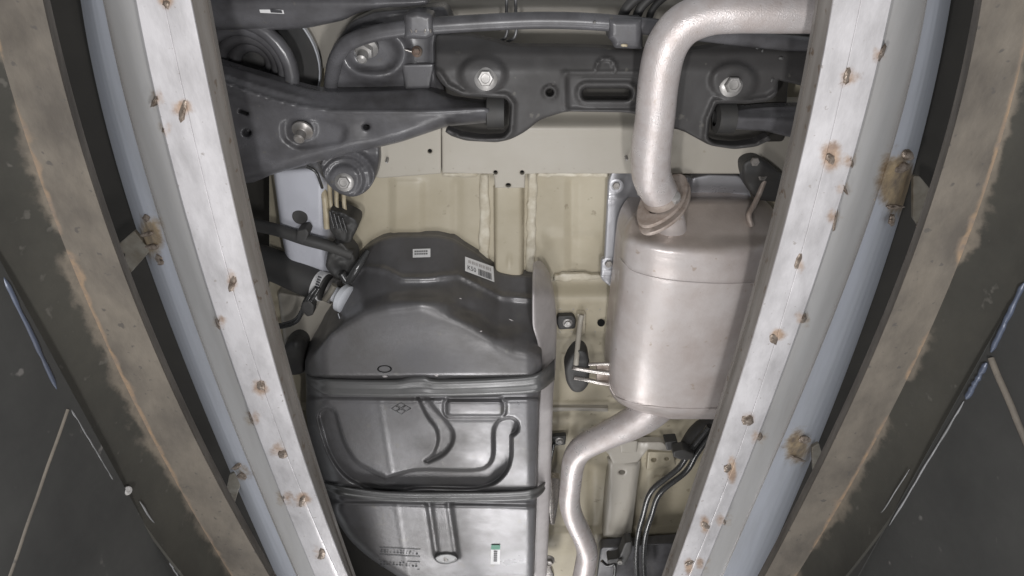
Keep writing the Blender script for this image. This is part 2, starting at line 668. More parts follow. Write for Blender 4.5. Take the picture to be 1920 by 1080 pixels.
M['chrome'] = mat('bright_rod', (0.40, 0.38, 0.36), (0.32, 0.29, 0.27), 30, 0.3, 0.7)
M['white'] = mat('white_plastic', (0.66, 0.68, 0.72), (0.6, 0.62, 0.66), 30, 0.35)
M['paper'] = mat('label_paper', (0.74, 0.74, 0.74), (0.68, 0.68, 0.68), 60, 0.5)
M['ink'] = mat('label_ink', (0.04, 0.04, 0.045), None, 30, 0.6)
M['green'] = mat('label_green', (0.12, 0.3, 0.22), None, 30, 0.6)
M['hole'] = mat('open_hole', (0.012, 0.012, 0.012), None, 30, 0.9, spec=0.1)
M['amber'] = mat('pale_pipe_coating', (0.48, 0.42, 0.30), (0.36, 0.30, 0.20), 40, 0.45)
M['line'] = mat('black_steel_line', (0.09, 0.09, 0.09), (0.06, 0.06, 0.06), 30, 0.25, 0.5)
M['bluelip'] = mat('blue_zinc', (0.50, 0.52, 0.575), (0.42, 0.435, 0.47), 8, 0.42, 0.3, stretch=(4, 0.5, 4), mask=True, mask_col=((0.48, 0.36, 0.21), (0.17, 0.13, 0.10)), mask_scale=48)
M['bluestrip'] = mat('blue_edge_strip', (0.055, 0.066, 0.095), (0.03, 0.035, 0.05), 12, 0.45, 0.2)
M['steel'] = mat('bare_steel', (0.20, 0.20, 0.205), (0.12, 0.12, 0.12), 30, 0.45, 0.4)

# ==================================================================  SETTING

# ---- steel rails of the inspection pit
L_E4 = [(0, 395), (165, 425), (295, 450), (430, 480), (540, 505), (680, 545), (840, 585), (960, 625), (1080, 668)]
L_E3 = [(0, 361), (150, 387), (280, 415), (420, 450), (520, 475), (555, 485), (705, 520), (835, 560), (955, 605), (1070, 650)]
L_CR = [(15, 310), (185, 345), (265, 367), (510, 427), (590, 450), (685, 480), (820, 525), (965, 585), (1040, 615)]
L_E2 = [(0, 255), (165, 285), (260, 310), (380, 345), (540, 389), (630, 417), (775, 465), (915, 525), (1070, 585)]
L_E1 = [(0, 192), (140, 225), (345, 275), (480, 320), (540, 345), (695, 395), (870, 465), (970, 510), (1080, 555)]
L_E0 = [(0, 148), (180, 188), (360, 230), (540, 292), (720, 358), (860, 425), (1080, 515)]
R_E4 = [(0, 1530), (125, 1505), (240, 1485), (360, 1462), (440, 1440), (540, 1407), (680, 1370), (800, 1335), (925, 1295), (1080, 1240)]
R_E3 = [(0, 1560), (125, 1540), (260, 1510), (380, 1480), (510, 1446), (680, 1396), (800, 1358), (925, 1316), (1080, 1260)]
R_CR = [(0, 1615), (240, 1562), (400, 1522), (540, 1484), (690, 1440), (830, 1390), (960, 1340), (1080, 1292)]
R_E2 = [(0, 1672), (95, 1655), (160, 1635), (250, 1610), (345, 1585), (450, 1555), (540, 1525), (610, 1500), (720, 1460), (830, 1415), (960, 1365), (1080, 1315)]
R_E1 = [(0, 1737), (125, 1717), (225, 1690), (320, 1660), (420, 1625), (540, 1583), (640, 1545), (750, 1500), (865, 1450), (980, 1400), (1080, 1355)]
R_E0 = [(0, 1782), (125, 1764), (240, 1738), (480, 1664), (590, 1625), (730, 1575), (900, 1512), (990, 1472), (1080, 1425)]
ZR = 0.60


def off(curve, d):
    return [(y, x + d) for y, x in curve]


def spots(pts):
    def f(x, y):
        m = np.zeros(np.shape(x))
        for (cx, cy, rx, ry, a) in pts:
            m = np.maximum(m, a * np.exp(-(((x - cx) / rx) ** 2 + ((y - cy) / ry) ** 2)))
        return m
    return f


def rail(side, label, e4, e3, cr, e2, e1, e0, mid_welds, edge_welds, brk):
    s = 1 if side == 'l' else -1
    rnd_ = random.Random(7 if s > 0 else 12)
    t = thing('pit_rail', label, 'rail', P(np.interp(540, *zip(*cr)), 540, ZR), 'steel rails across the pit opening')
    mk = spots([(x + rnd_.uniform(-2, 9) * -s, y + rnd_.uniform(-10, 12), rnd_.uniform(9, 19) * (1.5 if y < 320 else 1), rnd_.uniform(13, 30) * (1.3 if y < 320 else 1), rnd_.uniform(.7, 1.15)) for x, y, _, _ in mid_welds] + [(x + s * 6, y, 12, 18, .7) for x, y, _, _ in edge_welds])
    a0, a1 = [np.polyfit(np.array(e)[:, 0] / 1000., np.array(e)[:, 1], 3) for e in (e0, e1)]
    fr = lambda k: [(y, np.polyval(a1, y / 1000.) * (1 - k) + np.polyval(a0, y / 1000.) * k) for y in range(0, 1081, 120)]
    mz = spots([(x, y, rx_, ry_, a_) for x, y, rx_, ry_, a_ in brk] + [(x - s * 4, y, 14, 22, .6) for x, y, _, _ in edge_welds])
    ribbon('face_strip', [(e2, ZR + .004), (off(e2, s * 1.5), ZR), (off(cr, -s * 1.2), ZR), (off(cr, -s * .2), ZR + .0003)], M['galv'], t, dy=6, sub=5, mask=mk, bump=0.0012, seed=3)
    ribbon('face_strip', [(off(cr, s * .0), ZR + .0003), (off(cr, s * 1.2), ZR - .0006), (off(e3, -s * 2), ZR), (e3, ZR + .0025)], M['galv'], t, dy=6, sub=5, mask=mk, bump=0.0012, seed=8)
    ribbon('inner_flange', [(e3, ZR + .0026), (off(e4, -s * 7), ZR + .030), (off(e4, -s * 5), ZR + .026), (e4, ZR + .036)], M['inner'], t, sub=2)
    ribbon('backing_channel', [(off(e2, s * 14), ZR + .018), (e2, ZR + .018), (off(e1, s * 3), ZR + .020), (off(e1, 0), ZR + .0165)], M['zinc'], t, dy=6, sub=4, mask=mz, bump=0.001, seed=5)
    ribbon('rounded_lip', [(e1, ZR + .0165), (fr(.3), ZR + .0185), (fr(.5), ZR + .0235), (fr(.65), ZR + .0325), (fr(.8), ZR + .048), (fr(.92), ZR + .070), (fr(1.0), ZR + .12)], M['bluelip'], t, dy=6, sub=4, mask=mz)  # curl shaped to fade dark, in place of the beam's shadow
    for i, (x, y, rx, ry) in enumerate(mid_welds):
        blob('weld_bead', x, y, ZR, rx, ry, 0.003, M['weld'], t, seed=i)
    for i, (x, y, rx, ry) in enumerate(edge_welds):
        blob('weld_bead', x, y, ZR + .006, rx, ry, 0.007, M['weld'], t, seed=40 + i)
    return t


lm = [(343, 208, 8, 20), (312, 8, 7, 10), (435, 533, 9, 15), (489, 723, 7, 13), (530, 852, 8, 10), (567, 939, 7, 11), (603, 1039, 9, 10)]
le = [(293, 186, 7, 16), (411, 603, 6, 15), (473, 784, 6, 14), (532, 933, 5, 9), (307, 242, 3, 9)]
lb = [(284, 442, 27, 48, 1.0), (455, 885, 22, 22, .6)]
rail_l = rail('l', 'pale galvanised steel rail with rusty tack welds beside the fuel tank', L_E4, L_E3, L_CR, L_E2, L_E1, L_E0, lm, le, lb)
rm = [(1588, 142, 8, 15), (1556, 297, 9, 12), (1496, 490, 7, 15), (1450, 636, 7, 15), (1401, 788, 11, 13), (1364, 878, 9, 10), (1322, 985, 12, 6), (1292, 1056, 9, 6)]
re_ = [(1650, 102, 6, 20), (1596, 300, 4, 16), (1583, 352, 4, 12), (1566, 405, 5, 30), (1505, 597, 6, 12), (1423, 819, 6, 10), (1357, 977, 5, 7), (1318, 1056, 5, 8)]
rb = [(1682, 345, 36, 62, 1.25), (1495, 838, 30, 38, .95)]
rail_r = rail('r', 'pale galvanised steel rail with rusty tack welds crossing below the muffler', R_E4, R_E3, R_CR, R_E2, R_E1, R_E0, rm, re_, rb)

# burnt weld lumps on the channels and the slotted tabs welded there
for t, s, pts in ((rail_l, 1, [(281, 408, 9, 8), (279, 438, 12, 4), (293, 462, 14, 5), (302, 488, 10, 7), (448, 872, 13, 4), (458, 893, 15, 5)]),
                  (rail_r, -1, [(1684, 317, 14, 9), (1700, 290, 8, 9), (1650, 372, 14, 14), (1676, 388, 18, 3), (1672, 412, 7, 7), (1507, 824, 12, 5), (1477, 842, 6, 10), (1490, 858, 14, 3)])):
    for i, (x, y, rx, ry) in enumerate(pts):
        blob('weld_lump', x, y, ZR + .024, rx * 1.25, ry * 1.35, 0.006, M['weld'], t, seed=90 + i)


def tab(t, out, hole, drop):
    o = sheet('welded_tab', fillet(out, 3), ZR + .045, M['bracket'], t, holes=[ell(*hole)], edge_r=.001, edge_w=2, skirt=.004, step=5)
    bolt(drop[0], drop[1], ZR + .042, 7, M['rbolt'], o, flange=False)


tab(rail_l, [(214, 465), (252, 432), (282, 470), (245, 512), (228, 505)], (229, 483, 4, 9, 14, .5), (238, 510))
tab(rail_l, [(420, 940), (430, 890), (455, 880), (452, 905), (436, 955)], (431, 935, 2.5, 11, 14, .1), (424, 952))
tab(rail_r, [(1712, 330), (1724, 330), (1750, 362), (1724, 428), (1712, 410)], (1735, 395, 4, 10, 14, -.3), (1724, 424))
tab(rail_r, [(1522, 838), (1535, 830), (1546, 865), (1530, 905), (1524, 880)], (1536, 878, 2.5, 8, 14, -.2), (1521, 908))

# ---- dark angle beams along the pit edge and the pit walls
LB_IN = [(0, 80), (100, 103), (225, 135), (325, 170), (460, 215), (530, 235), (570, 250), (725, 320), (835, 375), (950, 430), (1080, 505)]
LB_RI = [(90, 0), (190, 25), (290, 60), (390, 95), (480, 125), (545, 155), (640, 200), (750, 250), (850, 300), (950, 350), (1020, 400), (1080, 435)]
LB_WA = [(540, 10), (635, 55), (730, 108), (760, 130), (830, 170), (905, 215), (955, 250), (1080, 345)]
RB_IN = [(0, 1840), (125, 1820), (225, 1795), (340, 1760), (450, 1720), (540, 1687), (670, 1640), (775, 1590), (855, 1550), (970, 1490), (1080, 1435)]
RB_RI = [(90, 1920), (210, 1895), (300, 1865), (400, 1830), (520, 1785), (675, 1720), (775, 1675), (860, 1620), (955, 1565), (1080, 1495)]
RB_WA = [(540, 1915), (660, 1855), (745, 1810), (820, 1765), (895, 1720), (980, 1662), (1080, 1585)]


def beam(s, label, inn, rid, wal):
    t = thing('angle_beam', label, 'beam', P(rid[5][1], rid[5][0], .36), 'rusty angle beams along the pit')
    t['kind'] = 'thing'
    ra = np.array(rid, float)
    c = np.polyfit(ra[:, 0] / 1000, ra[:, 1], 3)

    def mk(x, y):
        d = (x - np.polyval(c, np.clip(y, 0, 1080) / 1000)) * s      # + towards the opening
        n = vnoise(x, y, 30, 2) * 20 + vnoise(x, y, 9, 5) * 8
        inn_ = np.where(d >= 0, np.exp(-d / (3 + 16 * vnoise(x, y, 26, 31) ** 2)), np.exp(d / (6.0 + n * 1.0))) * (0.25 + 1.0 * vnoise(x, y, 120, 7)) * (.6 + .6 * vnoise(x, y, 14, 9))
        return inn_ * (.35 + 1.1 * sst(.25, .6, vnoise(x * .3, y, 75, 21)))
    ribbon('upper_leg', [(off(inn, s * 14), .385), (off(inn, s * 2), .362), (inn, .360), (rid, .360)], M['brown'], t, dy=5, sub=8, mask=mk, bump=.0015)
    ribbon('side_leg', [(rid, .360), (wal, .312), (off(wal, -s * 6), .312)], M['sideleg'], t, dy=5, sub=14, mask=mk, bump=.001)
    return t


beam(1, 'dark steel angle beam with a rusty edge, beside the rail under the fuel tank', LB_IN, LB_RI, LB_WA)
beam(-1, 'dark steel angle beam with a rusty edge, beside the rail under the muffler', RB_IN, RB_RI, RB_WA)


def wall(X, s, strip, lines, seam, screw):
    t = struct('pit_wall', (X, 0.4, 0))
    d = .02 * (1 if X > 0 else -1)
    ys = np.linspace(-.6, 2.0, 60)
    zs = np.linspace(.3125, -.7, 30)
    V, Fc = [], []
    for z in zs:
        for y in ys:
            V.append((X + .0012 * float(vnoise(y * 400, z * 400, 60, 3)), y, z))
    n = len(ys)
    for i in range(len(zs) - 1):
        for j in range(n - 1):
            f = [i * n + j, i * n + j + 1, (i + 1) * n + j + 1, (i + 1) * n + j]
            Fc.append(f if X > 0 else f[::-1])
    b = len(V)
    V += [(X, -.6, .3125), (X, 2, .3125), (X + d, 2, .3125), (X + d, -.6, .3125)]
    Fc.append([b, b + 1, b + 2, b + 3])
    raw('wall_panel', V, Fc, M['darkwall'], t)
    for (p, q, r, m) in strip:
        nn = 14
        tube('edge_strip', [PX(p[0] + (q[0] - p[0]) * k / nn + random.uniform(-.7, .7), p[1] + (q[1] - p[1]) * k / nn, X) for k in range(nn + 1)],
             [r * random.uniform(.75, 1.1) * (.35 if k in (0, nn) else 1) for k in range(nn + 1)], M[m], t, seg=8)
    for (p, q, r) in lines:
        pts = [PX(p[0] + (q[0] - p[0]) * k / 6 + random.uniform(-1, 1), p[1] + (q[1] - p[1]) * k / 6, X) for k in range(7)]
        tube('wall_line', pts, r, M['brown'], t, seg=6)  # thin brown line raised on the panel
    if screw:
        c = PX(*screw, X)
        lathe('screw', c, (-X, -.2, -.1), [(.0036, 0), (.0036, .001), (.003, .0022), (.0016, .0024), (.0012, .0016), (.0001, .0016)], M['bolt'], t, 18)
    return t


wall(-.3075, 1, [((6, 520), (106, 730), .0019, 'bluestrip'), ((131, 765), (214, 905), .0009, 'steel'), ((262, 940), (352, 1085), .0008, 'steel'), ((318, 1055), (340, 1090), .0008, 'steel')],
     [((126, 768), (12, 1090), .0016)], None, (238, 920))
wall(.3135, -1, [((1921, 530), (1858, 660), .0017, 'bluestrip'), ((1850, 680), (1812, 748), .0019, 'bluestrip'), ((1808, 752), (1668, 985), .0008, 'steel'), ((1705, 880), (1575, 1085), .0006, 'steel')],
     [((1858, 672), (1935, 855), .0022)], None, None)

# dark sheets under the ramps stand in for the shadow between rails and beams
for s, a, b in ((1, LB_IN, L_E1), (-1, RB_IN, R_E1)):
    o = ribbon('ramp_shade', [(off(a, -s * 260), .70), (off(a, s * 10), .70), (off(b, s * 20), .70)], M['dark'], None, sub=2, dy=30)
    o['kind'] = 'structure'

# ---- the body of the car above: painted floor, beam and rail
ZF = 0.90
body = struct('underbody_floor', P(980, 500, ZF))


def floor_z(x, y):
    z = np.full(np.shape(x), ZF)
    z += 0.012 * (sst(0, 14, y) - 1)                              # bead near the rear edge
    z += -0.030 * sst(519, 566, y) + 0.002 * sst(566, 572, y)       # step down to the seat beam
    z += 0.014 * sst(628, 634, y)
    z += -0.008 * sst(760, 766, y) + .010 * sst(778, 783, y)
    z += -0.012 * sst(796, 822, y) * sst(1000, 1040, x)
    z += 0.022 * sst(868, 874, y)
    z += -0.010 * sst(992, 998, y) + .018 * sst(1028, 1034, y)
    # shallow pressings in the flat part
    pan = sst(330, 345, y) * (1 - sst(505, 515, y))
    z += -.003 * pan * (sst(733, 737, x) - sst(785, 800, x)) * 1.8
    z += .0035 * pan * (sst(1062, 1066, x) - sst(1078, 1084, x))
    z += -.004 * sst(434, 440, y) * (1 - sst(436, 470, y)) * sst(1020, 1030, x) * (1 - sst(1120, 1128, x))
    z += .003 * pan * (sst(845, 850, x) - sst(862, 868, x))
    # bead beside the long channel
    far = sst(845, 870, y)
    z += .006 * far * np.exp(-((x - 1112 - (y - 900) * .02) / 8.) ** 2)
    z += -.004 * far * np.exp(-((x - 1222 + (y - 900) * .18) / 7.) ** 2)
    return z


sheet('floor_panel', [(505, -120), (1640, -120), (1640, 1240), (505, 1240)], floor_z, M['tan'], body, step=7, edge_r=.001, skirt=.01)
sheet('rear_panel', [(505, -110), (1640, -110), (1640, 128), (505, 128)], lambda x, y: .886 - .010 * sst(2, 12, y) + .006 * sst(12, 16, y), M['beige'], body, step=8, skirt=.003)


def beam_z(x, y):
    return .86 - .035 * sst(206, 243, y) + .003 * sst(243, 250, y)


sheet('cross_beam', fillet([(828, 190), (1600, 190), (1600, 326), (1010, 325), (985, 326), (984, 352), (928, 352), (926, 326), (829, 324)], 2), beam_z, M['beige'], body, step=6, skirt=.02, edge_w=3, edge_r=.002,
      holes=[ell(929, 323, 4, 4, 10), ell(979, 323, 4, 4, 10), ell(953, 347, 5, 4, 12)])
sheet('cross_beam_end', fillet([(640, 190), (827.5, 190), (827.5, 325), (712, 334), (700, 330), (640, 330)], 2), lambda x, y: beam_z(x, y) + .003, M['beige'], body, step=6, skirt=.02, edge_w=3, edge_r=.002,
      holes=[ell(806, 283, 4, 4, 12)])
for (x, y) in ((929, 323), (979, 323), (953, 347), (806, 283)):
    sheet('hole_backing', ell(x, y, 6, 6, 12), .836, M['hole'], body, step=20, edge_w=2, skirt=.002)
sheet('stiffener_channel', fillet([(925, 350), (984, 350), (982, 520), (927, 520)], 1), lambda x, y: ZF - .004 - .016 * sst(925, 931, x) * (1 - sst(977, 983, x)) + .004 * np.exp(-(((x - 955) / 4) ** 2 + ((y - 490) / 12) ** 2)), M['tan'], body, step=4, edge_w=2, edge_r=.001)


def bead(out, z, seed):
    c = np.array(out, float)
    d = []
    for (x, y) in densify(out, 9):
        d.append((x + (float(vnoise(x, y, 11, seed)) - .5) * 5, y + (float(vnoise(x, y, 11, seed + 3)) - .5) * 5))
    sheet('sealer_bead', d, lambda x, y: z - .003 - .004 * vnoise(x, y, 13, seed), M['sealer'], body, step=4, edge_r=.004, edge_w=5, skirt=.004)


bead([(898, 326), (917, 326), (919, 400), (916, 520), (897, 500), (899, 400)], ZF, 1)
bead([(990, 322), (1008, 322), (1006, 400), (1003, 512), (985, 514), (988, 420)], ZF, 2)
bead([(831, 322), (896, 323), (896, 332), (831, 331)], ZF - .012, 3)
bead([(1008, 322), (1142, 322), (1142, 332), (1008, 332)], ZF - .012, 4)
bead([(1038, 515), (1090, 511), (1130, 515), (1130, 524), (1038, 528)], ZF - .006, 5)
# floor of the seat area further forward
sheet('floor_flange', fillet([(1010, 762), (1075, 762), (1140, 764), (1140, 772), (1075, 770), (1010, 774)], 1), lambda x, y: floor_z(x, y) - .004, M['beige'], body, step=5, edge_w=2, edge_r=.001)
sheet('long_channel', fillet([(1138, 858), (1202, 862), (1196, 900), (1184, 1000), (1160, 1010), (1130, 1005), (1136, 930), (1142, 880)], 4),
      lambda x, y: .868 - .010 * sst(0, 9, sd(x, y, [(1138, 858), (1202, 862), (1180, 1010), (1128, 1010)])), M['beige'], body, step=5, edge_w=4, edge_r=.003, skirt=.02,
      holes=[ell(1166, 885, 6, 4, 12)])
sheet('seat_bracket', fillet([(1118, 832), (1150, 828), (1240, 828), (1262, 840), (1258, 846), (1215, 842), (1196, 866), (1150, 872), (1140, 850)], 4), lambda x, y: .848 + .006 * sst(836, 850, y) - .006 * sst(1200, 1215, x), M['beige'], body, step=4, edge_w=4, edge_r=.003, skirt=.012)
sheet('bracket_pocket', fillet([(1160, 826), (1196, 826), (1194, 848), (1164, 850)], 3), lambda x, y: .838 + .004 * sst(826, 846, y), M['beige'], body, step=4, edge_w=3, edge_r=.003, skirt=.012)
sheet('seat_beam', fillet([(1215, 846), (1262, 848), (1268, 872), (1212, 882)], 3), .862, M['tan'], body, step=5, edge_w=3, skirt=.01, holes=[ell(1226, 862, 5, 4, 10), ell(1250, 860, 4, 3, 10)])
sheet('far_shade_sheet', fillet([(1125, 1026), (1330, 1012), (1330, 1200), (1105, 1200)], 8), lambda x, y: .845 - .01 * vnoise(x, y, 40, 1), M['black'], body, step=8, skirt=.02)  # black sheet stands in for the shade over the far floor
for i, (x, y, z) in enumerate([(735 + 26 * k, 316, .831) for k in range(4)] + [(850 + 30 * k, 316, .828) for k in range(3)] + [(1020 + 28 * k, 317, .828) for k in range(6)] + [(935 + 14 * k, 338, .8285) for k in range(3)]
                                + [(1050 + 25 * k, 580, .872) for k in range(4)] + [(1050 + 22 * k, 622, .872) for k in range(4)]):
    blob('spot_weld', x, y, z, 4, 3, .0012, M['beige'], body, seed=i, n=8)
# small studs on the beam
for (x, y) in ((728, 297), (1172, 292)):
    lathe('stud', P(x, y - 6, .838), (0.0, .25, -1), [(.0042, 0), (.0042, .002), (.0022, .003), (.0022, .016), (.0015, .018), (.0001, .018)], M['bolt'], body, 14)
# pale side rail of the body with a rubber plug
sheet('side_rail', fillet([(512, 318), (590, 312), (622, 345), (622, 470), (640, 520), (600, 520), (540, 500), (528, 440)], 10), lambda x, y: .845 + .02 * sst(600, 625, x) - .004 * sst(514, 560, x), M['white_body'], body, step=6, edge_w=10, edge_r=.012, skirt=.03,
      holes=[])
lathe('rubber_plug', P(563, 406, .842), (0, -.2, -1), [(.0118, 0), (.0118, .002), (.0105, .0032), (.006, .0028), (.0001, .0026)], M['rubber'], body, 24)
sheet('side_rail_end', fillet([(520, 545), (600, 560), (640, 560), (640, 700), (540, 700)], 10), lambda x, y: .86 + .0 * x, M['beige'], body, step=8, edge_w=8, edge_r=.008, skirt=.03)
sheet('sill_shadow', [(520, 840), (1000, 840), (1000, 1240), (520, 1240)], .86, M['dark'], body, step=20, skirt=.01)  # dark sheet stands in for the sill's shadow beside the tank
o = sheet('wheel_house_backdrop', [(-200, -300), (560, -300), (560, 1300), (-200, 1300)], .98, M['dark'], None, step=60, skirt=.01)  # flat dark backdrop at the wheel house, so gaps show as shade
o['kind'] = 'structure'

# ==================================================================  OBJECTS
# ---- fuel tank
TT = [(560, 640), (600, 590), (625, 555), (645, 505), (690, 462), (715, 446), (745, 440), (820, 440), (850, 447), (900, 478), (935, 508), (960, 514), (1012, 514)]
TS = [(560, 700), (580, 655), (620, 612), (680, 582), (730, 573), (790, 574), (840, 584), (890, 612), (930, 640), (965, 655), (1000, 662), (1020, 668)]
TFL = [(560, 660), (625, 560), (680, 500), (720, 505), (755, 522), (800, 522), (860, 515), (900, 535), (940, 556), (1015, 562)]
GRV0 = [[(614, 782), (630, 836), (655, 876), (690, 898), (722, 914)], [(722, 914), (760, 902), (795, 897), (890, 898), (925, 886), (941, 858), (943, 808), (955, 800)]]
GRV = [cat(g_, 9).tolist() for g_ in GRV0]
CRES = [(779, 740), (800, 784), (817, 803), (821, 826), (811, 852), (793, 863), (800, 870), (832, 856), (849, 836), (854, 812), (837, 786), (815, 764), (800, 740)]
CRES = fillet(CRES, 14, 5)
PAD = fillet([(834, 749), (946, 749), (946, 782), (834, 782)], 12)
CHAN = [(803, 946), (843, 946), (857, 1044), (818, 1044)]
ZT = 0.745


def cx(pts, x):
    a = np.array(pts, float)
    return np.interp(x, a[:, 0], a[:, 1])


def tank_z(x, y):
    x = np.asarray(x, float)
    y = np.asarray(y, float)
    T, S, FL = cx(TT, x), cx(TS, x), cx(TFL, x)
    t = np.clip((S + 22 - y) / np.maximum(S + 22 - T, 12), 0, 1.15)
    h = 0.135 * (1 - (1 - np.clip(t, 0, 1)) ** 1.0) * sst(0, .32, t) + .02 * np.maximum(t - 1, 0)
    z = ZT + h
    # pinch seam round the upper wall and a shelf below it
    f = (y - FL)
    z -= .006 * np.exp(-(f / 5.0) ** 2)
    z -= .010 * np.exp(-(((x - 800) / 55) ** 2 + ((y - 562) / 16) ** 2))
    z -= .009 * np.exp(-(((x - 960) / 45) ** 2 + ((y - 630) / 16) ** 2))
    z += .006 * np.exp(-(((x - 870) / 40) ** 2 + ((y - 585) / 14) ** 2))
    # shallow dishing of the lower panels
    z += .004 * np.exp(-(((x - 790) / 120) ** 2 + ((y - 655) / 45) ** 2))
    z -= .0005 * np.exp(-((x - 712 - (y - 750) * .16) / 3.) ** 2) * sst(745, 750, y)
    # seats of the two straps
    s1 = np.abs(y - (722 + 6 * np.cos((x - 800) / 260.)))
    z += .010 * (1 - sst(16, 25, s1))
    s2 = np.abs(y - (928 + .02 * (x - 800)))
    z += .010 * (1 - sst(12, 21, s2))
    # grooves, crescent, pad
    g = np.minimum(dseg(x, y, GRV[0]), dseg(x, y, GRV[1]))
    z += .021 * (1 - sst(13.5, 20.5, g))
    c = sd(x, y, CRES)
    z += .008 * sst(-2, 6, c)
    p = sd(x, y, PAD)
    z += .004 * np.exp(-(p / 3.5) ** 2) - .003 * sst(0, 6, p)
    # channel in the lower panel with its flat strip, and the end hollow
    q = np.abs(x - (823 + (y - 946) * .147)) / 20.
    m = sst(938, 946, y) * (1 - sst(1042, 1050, y))
    z += m * (.007 * np.exp(-((q - .95) / .22) ** 2) + .003 * (1 - sst(.7, .95, q)))
    # rounded left flank
    lf = np.interp(y, [440, 600, 660, 720, 800, 905, 960, 1010, 1045, 1080, 1200], [560, 588, 570, 574, 574, 606, 622, 652, 690, 745, 860])
    u = np.clip(1 - (x - lf) / np.interp(y, [900, 960], [46., 24.]), 0, 1)
    z += (.050 - .028 * sst(920, 970, y)) * u ** 2.2 * sst(560, 620, y)
    z += .014 * np.clip((x - 985) / 30, 0, 1) ** 2
    z += .0012 * (vnoise(x, y, 70, 11) - .5)
    return z


tank = thing('fuel_tank', 'black coated steel fuel tank held by two straps beside the muffler', 'fuel tank', P(800, 800, ZT))
TO = fillet([(745, 440), (820, 440), (850, 447), (900, 478), (938, 510), (962, 514, 10), (1008, 514, 4), (1003, 560, 20), (1003, 602, 40), (1015, 640, 20), (1018, 700), (1012, 760), (1008, 900), (1001, 1100), (770, 1100), (745, 1080, 10),
             (690, 1045, 30), (652, 1010, 30), (622, 960, 40), (606, 905, 30), (574, 800, 60), (574, 720, 10), (570, 665, 40), (590, 610, 30), (622, 572, 20), (645, 505, 30), (690, 460, 30), (715, 446, 14)], 8)
tank_shell = sheet('lower_shell', TO, tank_z, M['tank'], tank, step=4.0, creases=[(cat(GRV0[0] + GRV0[1][1:], 16), (11, 13.5, 15.3, 17, 18.7, 20.5, 23), False), (densify(CRES, 3), (0, 2, 4, 6), True), (densify(PAD, 3), (0, 2.2, 4.5, 7), True)], edge_r=.006, edge_w=6, skirt=.03)
sheet('flank_shield', fillet([(1000, 503), (1016, 500), (1030, 520, 16), (1041, 560, 20), (1044, 610, 20), (1042, 690, 20), (1037, 740), (1033, 900), (1024, 1100), (996, 1100), (1003, 900), (1008, 740), (1011, 690), (1009, 645), (998, 610), (998, 560)], 10),
      lambda x, y: .772 + np.interp(y, [690, 770], [.055, .012]) * np.clip((x - np.interp(y, [500, 700, 1080], [1005, 1010, 1000])) / 36, -.2, 1) + .05 * (1 - sst(500, 560, y)), M['tshield'], tank, step=5, edge_r=.006, edge_w=8, skirt=.02)


def strap(top, bot, ends, zc):
    xs = np.linspace(ends[0], ends[1], 70)
    yt = cat(top, 16)
    yb = cat(bot, 16)
    V = []
    rows = 9
    for i in range(rows):
        t = i / (rows - 1)
        y = np.interp(xs, yt[:, 0], yt[:, 1]) * (1 - t) + np.interp(xs, yb[:, 0], yb[:, 1]) * t
        prof = [0.008, .0015, 0, .0012, .0034, .0034, .0012, 0, .006][i]
        e = .05 * np.clip((ends[0] + 40 - xs) / 44, 0, 1) ** 2 + .05 * np.clip((xs - ends[1] + 34) / 34, 0, 1) ** 2
        V.append(PN(xs, y, zc + prof + e))
    V = np.array(V)
    n = len(xs)
    fc = [[i * n + j, (i + 1) * n + j, (i + 1) * n + j + 1, i * n + j + 1] for i in range(rows - 1) for j in range(n - 1)]
    raw('tank_strap', V.reshape(-1, 3), fc, M['strap'], tank)


strap([(576, 700), (590, 708), (640, 711), (740, 712), (765, 707), (800, 705), (815, 711), (900, 709), (990, 703), (1018, 693), (1040, 672)],
      [(578, 722), (600, 736), (640, 742), (740, 744), (765, 744), (800, 744), (815, 744), (900, 742), (990, 738), (1018, 730), (1040, 712)], (576, 1040), ZT - .004)
strap([(604, 902), (640, 911), (700, 919), (760, 922), (850, 922), (930, 921), (990, 917), (1015, 908), (1028, 893)],
      [(610, 918), (640, 930), (700, 938), (760, 942), (850, 942), (930, 941), (990, 938), (1012, 930), (1026, 914)], (604, 1028), ZT - .003)
# drain boss and its cap, dimple plug
sheet('boss_rim', ell(834, 1056, 27, 14, 28), lambda x, y: ZT + .012 + 0 * x, M['rubber'], tank, step=5, edge_r=.004, edge_w=4, skirt=.004)
cap = sheet('boss_cap', ell(836, 1048, 22, 10, 26), lambda x, y: ZT - .001 + 0 * x, M['strap'], tank, step=4, edge_r=.002, edge_w=3, skirt=.008)
blob('cap_rivet', 835, 1049, ZT - .001, 6, 3, .002, M['dbolt'], cap, 2)
sheet('drain_dimple', ell(721, 692, 14, 7, 20), lambda x, y: tank_z(x, y) - .001 + .006 * np.clip(1 - (((x - 721) / 12) ** 2 + ((y - 692) / 6) ** 2), 0, 1), M['hole'], tank, step=3, edge_r=.001, edge_w=2, skirt=.002)


# ---- print on the tank
def quad_map(q):
    q = np.array(q, float)

    def f(u, v):
        u = np.asarray(u)[:, None]
        v = np.asarray(v)[:, None]
        return q[0] * (1 - u) * (1 - v) + q[1] * u * (1 - v) + q[2] * u * v + q[3] * (1 - u) * v
    return f


def patch(name, q, zf, eps, m, parent, n=6):
    f = quad_map(q)
    g = np.linspace(0, 1, n)
    U, V = np.meshgrid(g, g)
    pts = f(U.ravel(), V.ravel())
    fc = [[i * n + j, i * n + j + 1, (i + 1) * n + j + 1, (i + 1) * n + j] for i in range(n - 1) for j in range(n - 1)]
    return onto(name, pts, fc, zf, eps, m, parent)


